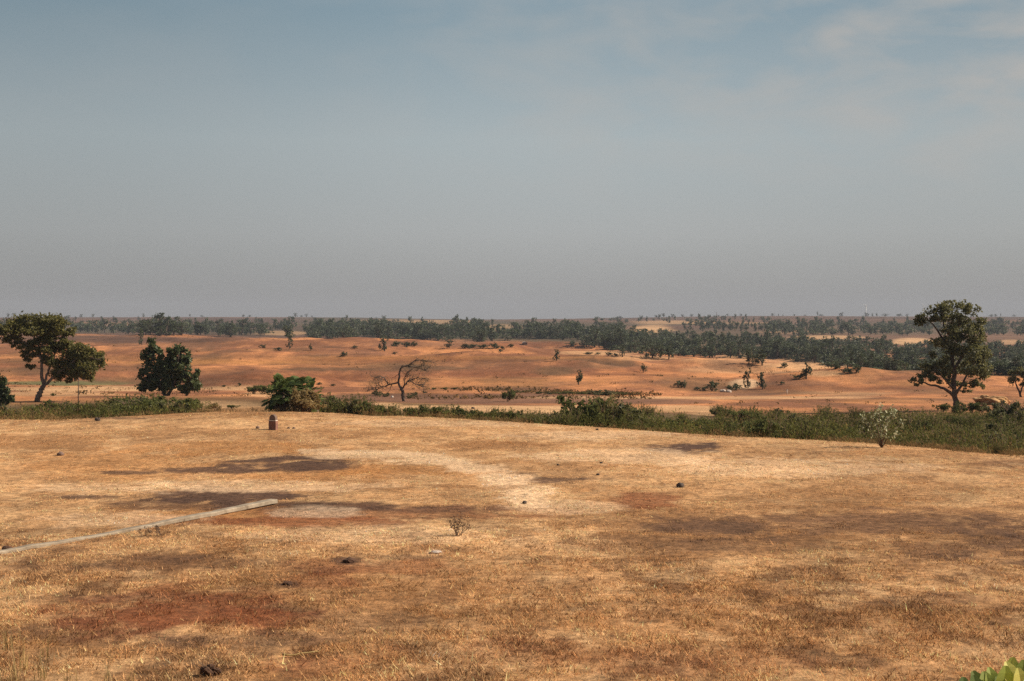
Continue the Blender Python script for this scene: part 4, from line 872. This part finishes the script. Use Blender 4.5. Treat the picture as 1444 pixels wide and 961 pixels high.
# stick
A, B = hit(399, 930), hit(446, 925); mid = (A + B) / 2; g = G(); P = np.array([np.array(A.lerp(B, k) - mid) + np.array((0, 0, .035)) for k in np.linspace(0, 1, 7)]); P += RNG.normal(0, .008, P.shape)
g.tube(P, np.linspace(.017, .011, 7), 6); tag(obj('stick', g.mesh('stick', [M_DRYB]), None, mid), 'pale bare stick lying in the near grass at lower left', 'stick')
# dry weeds
def dry_weed(px, py, hpx, label, n=7):
    p = hit(px, py); h = hpx * p.y / F; t = thing('dry_weed', p, label, 'weed'); g = G(); e = []
    for j in range(n): grow_branch(g, (RNG.normal(0, .04), RNG.normal(0, .04), -.02), (RNG.normal(0, .5), RNG.normal(0, .5), 1.), h * RNG.uniform(.5, 1.), .008, 1, 0, e, 4, .4, .2)
    obj('stems', g.mesh('stems', [M_TWIG]), t); f = G(); E = np.array(e); P = E[RNG.integers(0, len(E), n * 14)] + RNG.normal(0, .03, (n * 14, 3)); f.leaves(P, .06, .025, .3, 0); obj('leaves', f.mesh('leaves', [M_DRYDK]), t)
dry_weed(645, 757, 26, 'dry brown weed standing alone on the bright grass left of centre', 12); dry_weed(202, 757, 17, 'thin dry weed in front of the concrete pole', 4); dry_weed(224, 756, 15, 'short dry weed right of the thin one by the concrete pole', 4)
# pale waxy shrub at the meadow edge
p = hit(1244, 632, 30, 62); t = thing('milkweed_shrub', p, 'slender shrub with pale waxy leaves at the right edge of the meadow', 'shrub'); s = p.y / F; g = G(); f = G()
for (x, y) in ((1218, 594), (1219, 588), (1234, 588), (1241, 577), (1242, 584), (1254, 587), (1260, 583), (1263, 578), (1274, 598), (1243, 612), (1250, 616), (1247, 602), (1239, 597), (1228, 610), (1256, 591), (1246, 590), (1262, 612), (1217, 606)):
    e = np.array(((x - 1244) * s, RNG.uniform(-.35, .35), (632 - y) * s)); m_ = e * .5 + np.array((-e[0] * .15, 0, .05)); g.tube([(0, 0, -.03), m_, e], [.014, .010, .005], 4)
    k = 9; f.leaves(e + RNG.normal(0, 1, (k, 3)) * np.array((.075, .075, .10)), .15, .095, .2, 0)
    f.leaves(m_ + (e - m_) * RNG.random((5, 1)) + RNG.normal(0, .03, (5, 3)), .12, .06, .2, 0)
obj('stems', g.mesh('stems', [M_TWIG]), t); obj('leaves', f.mesh('leaves', [M_CALO]), t)
# tall dry grass at lower left, a few tufts
def grass_tuft(px, py, hpx, n, label):
    p = hit(px, py); h = hpx * p.y / F; g = G(); V = []; q = []
    for j in range(n):
        a = RNG.uniform(0, 6.28); b = np.array((RNG.normal(0, .05), RNG.normal(0, .05), 0.)); L = h * RNG.uniform(.45, 1.1); bend = RNG.uniform(.1, .8); dx = np.array((math.cos(a), math.sin(a), 0.)); wd = np.array((-math.sin(a), math.cos(a), 0)) * RNG.uniform(.004, .008)
        k0 = len(V)
        for i in range(6):
            k = i / 5; c = b + dx * bend * L * k ** 2 * .8 + np.array((0, 0, L * (k - .35 * bend * k ** 3))); V += [c - wd * (1 - k * .8), c + wd * (1 - k * .8)]
            if i: q.append((k0 + 2 * i - 2, k0 + 2 * i - 1, k0 + 2 * i + 1, k0 + 2 * i))
    g.add(V, q, None, 0, np.repeat(RNG.random(n), 12)); tag(obj('grass_tuft', g.mesh('grass_tuft', [M_DRYB]), None, p), label, 'grass tuft', 'tall dry grass tufts at lower left')
for px, py, h, n in ((8, 918, 50, 12), (30, 948, 60, 16), (55, 960, 55, 12), (15, 975, 80, 16), (150, 968, 50, 8), (185, 965, 42, 6), (230, 968, 40, 6), (95, 972, 50, 10), (60, 930, 38, 8), (25, 905, 36, 6)): grass_tuft(px, py, h, n, 'tuft of tall straw coloured grass at the lower left corner')
# corner plant on the road bank
p = on(1437, 8.2); ztop = CAM_Z - (938 - HOR) * 8.2 / F
t = thing('broadleaf_plant', p, 'broad yellow-green leaves of a plant in the lower right corner', 'plant'); g = G(); V = []; q = []; tn = []; f = G()
h = ztop - p.z
for j, (x, z, tint_) in enumerate(((-.25, .965, .1), (-.20, .958, .15), (-.16, .966, .55), (-.12, .975, .7), (-.10, .96, .5), (-.055, .985, .75), (-.03, 1., 1.), (.01, .985, .95), (.035, .99, .8), (.06, .975, .6), (.10, .985, .4), (.0, .965, .85), (-.30, .955, .05), (-.08, .95, .2), (.05, .96, .3))):
    e = np.array((x, RNG.uniform(-.12, .12), h * z)); r0 = np.array((x * .2, 0, 0)); mm = r0 * .5 + e * .5 + np.array((0, 0, .05)); b = mm * .15 + e * .85 - np.array((0, 0, .10)); g.tube([r0, mm, b], [.012, .009, .004], 5)
    dv = e - b; dv = dv + RNG.normal(0, .03, 3); dv /= np.linalg.norm(dv); sd = np.cross(dv, np.array((0.2, -1., .3))); sd /= np.linalg.norm(sd); nn = np.cross(sd, dv); L = RNG.uniform(.15, .21); W = L * .34
    k0 = len(V); prof = (0.05, .7, 1., .98, .74, .22)
    for i, w in enumerate(prof):
        k = i / 5; c = e - dv * L * (1 - k) - nn * .05 * k * k; V += [c - sd * W * w + nn * .012 * w, c - nn * 0, c + sd * W * w + nn * .012 * w]; tn += [tint_] * 3
        if i: a = k0 + 3 * i; q += [(a - 3, a - 2, a + 1, a), (a - 2, a - 1, a + 2, a + 1)]
f.add(np.array(V), q, None, 0, np.clip(np.array(tn) + RNG.normal(0, .04, len(tn)), 0, 1))
obj('stems', g.mesh('stems', [M_TWIG]), t); obj('leaves', f.mesh('leaves', [M_CORN]), t)
# earth mound by the tall tree
p = on(1398, 140); o = obj('earth_mound', rock_mesh(12, M_EARTH, .45, 5, 1.1), None, p + Vector((0, 0, .1))); s = 140 / F; o.scale = (17 * s, 1.4, 20 * s); tag(o, 'pale sandy earth mound right of the tall tree', 'earth mound')
# thin poles
def pole(px, py0, py1, d, r, label, m, name='pole', cat='pole'):
    p = on(px, d); h = CAM_Z - (py1 - HOR) * d / F - p.z; g = G(); g.tube([(0, 0, -.2), (0, 0, h * .5), (.02, 0, h)], [r, r * .9, r * .7], 8); g.tube([(-.25 * r * 8, 0, h * .94), (.25 * r * 8, 0, h * .94)], [r * .5, r * .5], 5)
    tag(obj(name, g.mesh(name, [m]), None, p), label, cat)
pole(110, 568, 533, 112, .045, 'thin wooden pole standing under the spreading tree', M_BARK)
pole(1110, 556, 550, 190, .06, 'short pale marker post on the field edge right of the hollow', M_WHITE, 'marker_post', 'post')
pole(1010.5, 449, 441, 2350, .5, 'thin distant mast on the ridge skyline', M_STONE, 'mast', 'mast')
# white roofed hut at the edge of the woods
p = hit(740, 486); s = p.y / F; t = thing('hut', p, 'tiny white-roofed hut at the edge of the far woods', 'hut', None, .15); w = 4. * s; h = 2.6 * s
g = G(); g.add(*prism([(-w * .85, -.2), (w * .85, -.2), (w * .85, h), (-w * .85, h)], -w * .6, w * .6, .03)); obj('wall', g.mesh('wall', [M_STONE]), t)
g = G(); g.add(*prism([(-w, h + .003), (w, h + .003), (w * .1, h + 1.6 * s), (-w * .1, h + 1.6 * s)], -w * .8, w * .8, .03)); obj('roof', g.mesh('roof', [M_WHITE]), t)
# wind turbines behind the ridge
def turbine(px, hub_py, d, label, rot, yaw):
    p = on(px, d); hub = CAM_Z - (hub_py - HOR) * d / F; h = hub - p.z; k = d / F
    t = thing('wind_turbine', p, label, 'wind turbine', 'wind turbines behind the ridge', yaw)
    g = G(); g.tube([(0, 0, -1), (0, 0, h * .5), (0, 0, h)], [.8 * k, .6 * k, .42 * k], 12); obj('tower', g.mesh('tower', [M_TURB]), t)
    g = G(); g.tube([(0, 1.4 * k, h + .3 * k), (0, 0, h + .3 * k), (0, -1.3 * k, h + .3 * k)], [.5 * k, .65 * k, .5 * k], 10); obj('nacelle', g.mesh('nacelle', [M_TURB]), t)
    g = G(); g.tube([(0, -1.3 * k, h + .3 * k), (0, -1.9 * k, h + .3 * k)], [.5 * k, .2 * k], 10); hb = obj('hub', g.mesh('hub', [M_TURB]), t)
    for j in range(3):
        a = rot + j * 2.0944; dv = np.array((math.sin(a), 0, math.cos(a))); c = np.array((0, -1.6 * k, h + .3 * k)); q = np.array((math.cos(a), 0, -math.sin(a)))
        g = G(); V = []; f_ = []
        for i in range(7):
            r = i / 6; w = (.25 + .9 * r if r < .25 else .48 * (1.25 - r)) * k * .9; ctr = c + dv * (7.2 * k * r); th = .12 * k * (1.1 - r)
            V += [ctr - q * w * .4, ctr + np.array((0, -th, 0)), ctr + q * w * .6, ctr + np.array((0, th, 0))]
            if i:
                b = 4 * i
                for m in range(4): f_.append((b - 4 + m, b - 4 + (m + 1) % 4, b + (m + 1) % 4, b + m))
        g.add(V, f_, None); obj('blade', g.mesh('blade', [M_TURB]), t)
turbine(1221, 432, 4800, 'white wind turbine standing clear on the skyline left of the tall tree', .95, .35)
turbine(1302, 432.5, 4900, 'white wind turbine rising behind the crown of the tall tree', 1.4, .3)

# ------------------------------------------------------------------ air
me = bpy.data.meshes.new('haze'); x0, x1, y0, y1, z0, z1 = -12400, 12400, -60, 9200, -60, 105
me.from_pydata([(x, y, z) for z in (z0, z1) for y in (y0, y1) for x in (x0, x1)], [], [(0, 2, 3, 1), (4, 5, 7, 6), (0, 1, 5, 4), (2, 6, 7, 3), (0, 4, 6, 2), (1, 3, 7, 5)])
m, nt, N, L = nodes('pale_haze'); m.cycles.volume_sampling = 'DISTANCE'; out = N.new('ShaderNodeOutputMaterial'); v = N.new('ShaderNodeVolumePrincipled'); v.inputs['Color'].default_value = (.47, .51, .60, 1); v.inputs['Density'].default_value = HAZE_DENSITY
L.new(v.outputs[0], out.inputs['Volume']); me.materials.append(m); tag(obj('haze', me), 'pale dusty haze over the far hills', 'haze', None, 'stuff')

# ------------------------------------------------------------------ light, sky, camera
SUN_EL, SUN_AZ = math.radians(36), math.radians(82)          # azimuth clockwise from the view direction
sd = Vector((math.sin(SUN_AZ) * math.cos(SUN_EL), math.cos(SUN_AZ) * math.cos(SUN_EL), math.sin(SUN_EL)))
su = bpy.data.lights.new('sun', 'SUN'); su.energy = 4.6; su.angle = math.radians(.5); su.color = (1., .86, .68)
so = bpy.data.objects.new('sun', su); COL.objects.link(so); so.rotation_euler = sd.to_track_quat('Z', 'Y').to_euler(); so.location = (0, 0, 60)
w = bpy.data.worlds.new('World'); sc.world = w; w.use_nodes = True; nt = w.node_tree; N, L = nt.nodes, nt.links; N.clear()
out = N.new('ShaderNodeOutputWorld'); bg = N.new('ShaderNodeBackground'); L.new(bg.outputs[0], out.inputs[0])
sky = N.new('ShaderNodeTexSky'); sky.sky_type = 'NISHITA'; sky.sun_disc = False; sky.sun_elevation = SUN_EL; sky.sun_rotation = SUN_AZ; sky.altitude = 300; sky.air_density = 1.; sky.dust_density = 3.; sky.ozone_density = 1.
hs = N.new('ShaderNodeHueSaturation'); hs.inputs['Saturation'].default_value = .85; hs.inputs['Value'].default_value = 1.; L.new(sky.outputs[0], hs.inputs['Color'])
# thin high cloud
tc = N.new('ShaderNodeTexCoord'); sx = N.new('ShaderNodeSeparateXYZ'); L.new(tc.outputs['Generated'], sx.inputs[0])
mp = N.new('ShaderNodeMapping'); mp.inputs['Location'].default_value = (.9, .2, .35); mp.inputs['Scale'].default_value = (4.2, 1., 11.); L.new(tc.outputs['Generated'], mp.inputs[0])
nz = N.new('ShaderNodeTexNoise'); nz.inputs['Scale'].default_value = 2.7; nz.inputs['Detail'].default_value = 6; nz.inputs['Roughness'].default_value = .52; nz.inputs['Distortion'].default_value = .3; L.new(mp.outputs[0], nz.inputs['Vector'])
mr = N.new('ShaderNodeMapRange'); mr.inputs['From Min'].default_value = .40; mr.inputs['From Max'].default_value = .68; mr.inputs['To Min'].default_value = .05; mr.inputs['To Max'].default_value = .95; L.new(nz.outputs[0], mr.inputs[0])
xr = N.new('ShaderNodeMapRange'); xr.inputs['From Min'].default_value = -.15; xr.inputs['From Max'].default_value = .3; xr.inputs['To Min'].default_value = .08; L.new(sx.outputs['X'], xr.inputs[0])
mu = N.new('ShaderNodeMath'); mu.operation = 'MULTIPLY'; L.new(mr.outputs[0], mu.inputs[0]); L.new(xr.outputs[0], mu.inputs[1])
mix = N.new('ShaderNodeMix'); mix.data_type = 'RGBA'; zr = N.new('ShaderNodeMapRange'); zr.inputs['From Min'].default_value = .05; zr.inputs['From Max'].default_value = .16; L.new(sx.outputs['Z'], zr.inputs[0]); mz = N.new('ShaderNodeMath'); mz.operation = 'MULTIPLY'; L.new(mu.outputs[0], mz.inputs[0]); L.new(zr.outputs[0], mz.inputs[1]); L.new(mz.outputs[0], mix.inputs['Factor']); vt = N.new('ShaderNodeVectorMath'); vt.operation = 'MULTIPLY'; vt.inputs[1].default_value = (.98, 1.05, 1.02); L.new(hs.outputs[0], vt.inputs[0])
hm = N.new('ShaderNodeMix'); hm.data_type = 'RGBA'; hr = N.new('ShaderNodeMapRange'); hr.inputs['From Min'].default_value = .20; hr.inputs['From Max'].default_value = .45; hr.inputs['To Min'].default_value = .8; hr.inputs['To Max'].default_value = 0.
L.new(sx.outputs['Z'], hr.inputs[0]); L.new(hr.outputs[0], hm.inputs['Factor']); L.new(vt.outputs[0], hm.inputs['A'])
dz = N.new('ShaderNodeMapRange'); dz.inputs['From Max'].default_value = .25; L.new(sx.outputs['Z'], dz.inputs[0])
dr = N.new('ShaderNodeValToRGB'); el = dr.color_ramp.elements; sc_ = 1 / 5.
for i_, (p_, c_) in enumerate(((0., (3.35, 3.25, 3.18)), (.24, (4.4, 4.5, 4.55)), (.5, (4.25, 4.8, 4.95)), (.85, (2.35, 3.35, 3.9)))):
    q_ = el[i_] if i_ < 2 else el.new(p_); q_.position = p_; q_.color = (*[v_ * sc_ for v_ in c_], 1)
L.new(dz.outputs[0], dr.inputs[0]); d5 = N.new('ShaderNodeVectorMath'); d5.operation = 'SCALE'; d5.inputs['Scale'].default_value = 5.; L.new(dr.outputs[0], d5.inputs[0]); xb = N.new('ShaderNodeValToRGB'); xo = N.new('ShaderNodeMapRange'); xo.inputs['From Min'].default_value = -.4; xo.inputs['From Max'].default_value = .4; L.new(sx.outputs['X'], xo.inputs[0])
for i_, (p_, c_) in enumerate(((.05, .80), (.53, 1.), (1., .88))):
    q_ = xb.color_ramp.elements[i_] if i_ < 2 else xb.color_ramp.elements.new(p_); q_.position = p_; q_.color = (c_, c_, c_, 1)
xb.color_ramp.interpolation = 'EASE'
L.new(xo.outputs[0], xb.inputs[0]); d6 = N.new('ShaderNodeVectorMath'); d6.operation = 'SCALE'; L.new(d5.outputs[0], d6.inputs[0]); L.new(xb.outputs[0], d6.inputs['Scale']); L.new(d6.outputs[0], hm.inputs['B'])
L.new(hm.outputs['Result'], mix.inputs['A']); mix.inputs['B'].default_value = (4.75, 4.55, 4.3, 1)
L.new(mix.outputs['Result'], bg.inputs[0]); bg.inputs[1].default_value = .06
cam = bpy.data.cameras.new('camera'); co = bpy.data.objects.new('camera', cam); COL.objects.link(co); sc.camera = co
cam.sensor_width = 36; cam.lens = 36 * F / 1444; cam.clip_end = 30000; cam.clip_start = .1
co.location = (0, 0, CAM_Z); co.rotation_euler = (math.radians(90) - math.atan(30.5 / F), 0, 0)
sc.view_settings.view_transform = 'Standard'; sc.view_settings.look = 'None'; sc.view_settings.gamma = 1; sc.view_settings.use_curve_mapping = False
sc.view_settings.exposure = .72
sc.cycles.max_bounces = 8; sc.cycles.transparent_max_bounces = 8; sc.cycles.volume_bounces = 0
sc.cycles.use_denoising = False; sc.cycles.use_adaptive_sampling = False
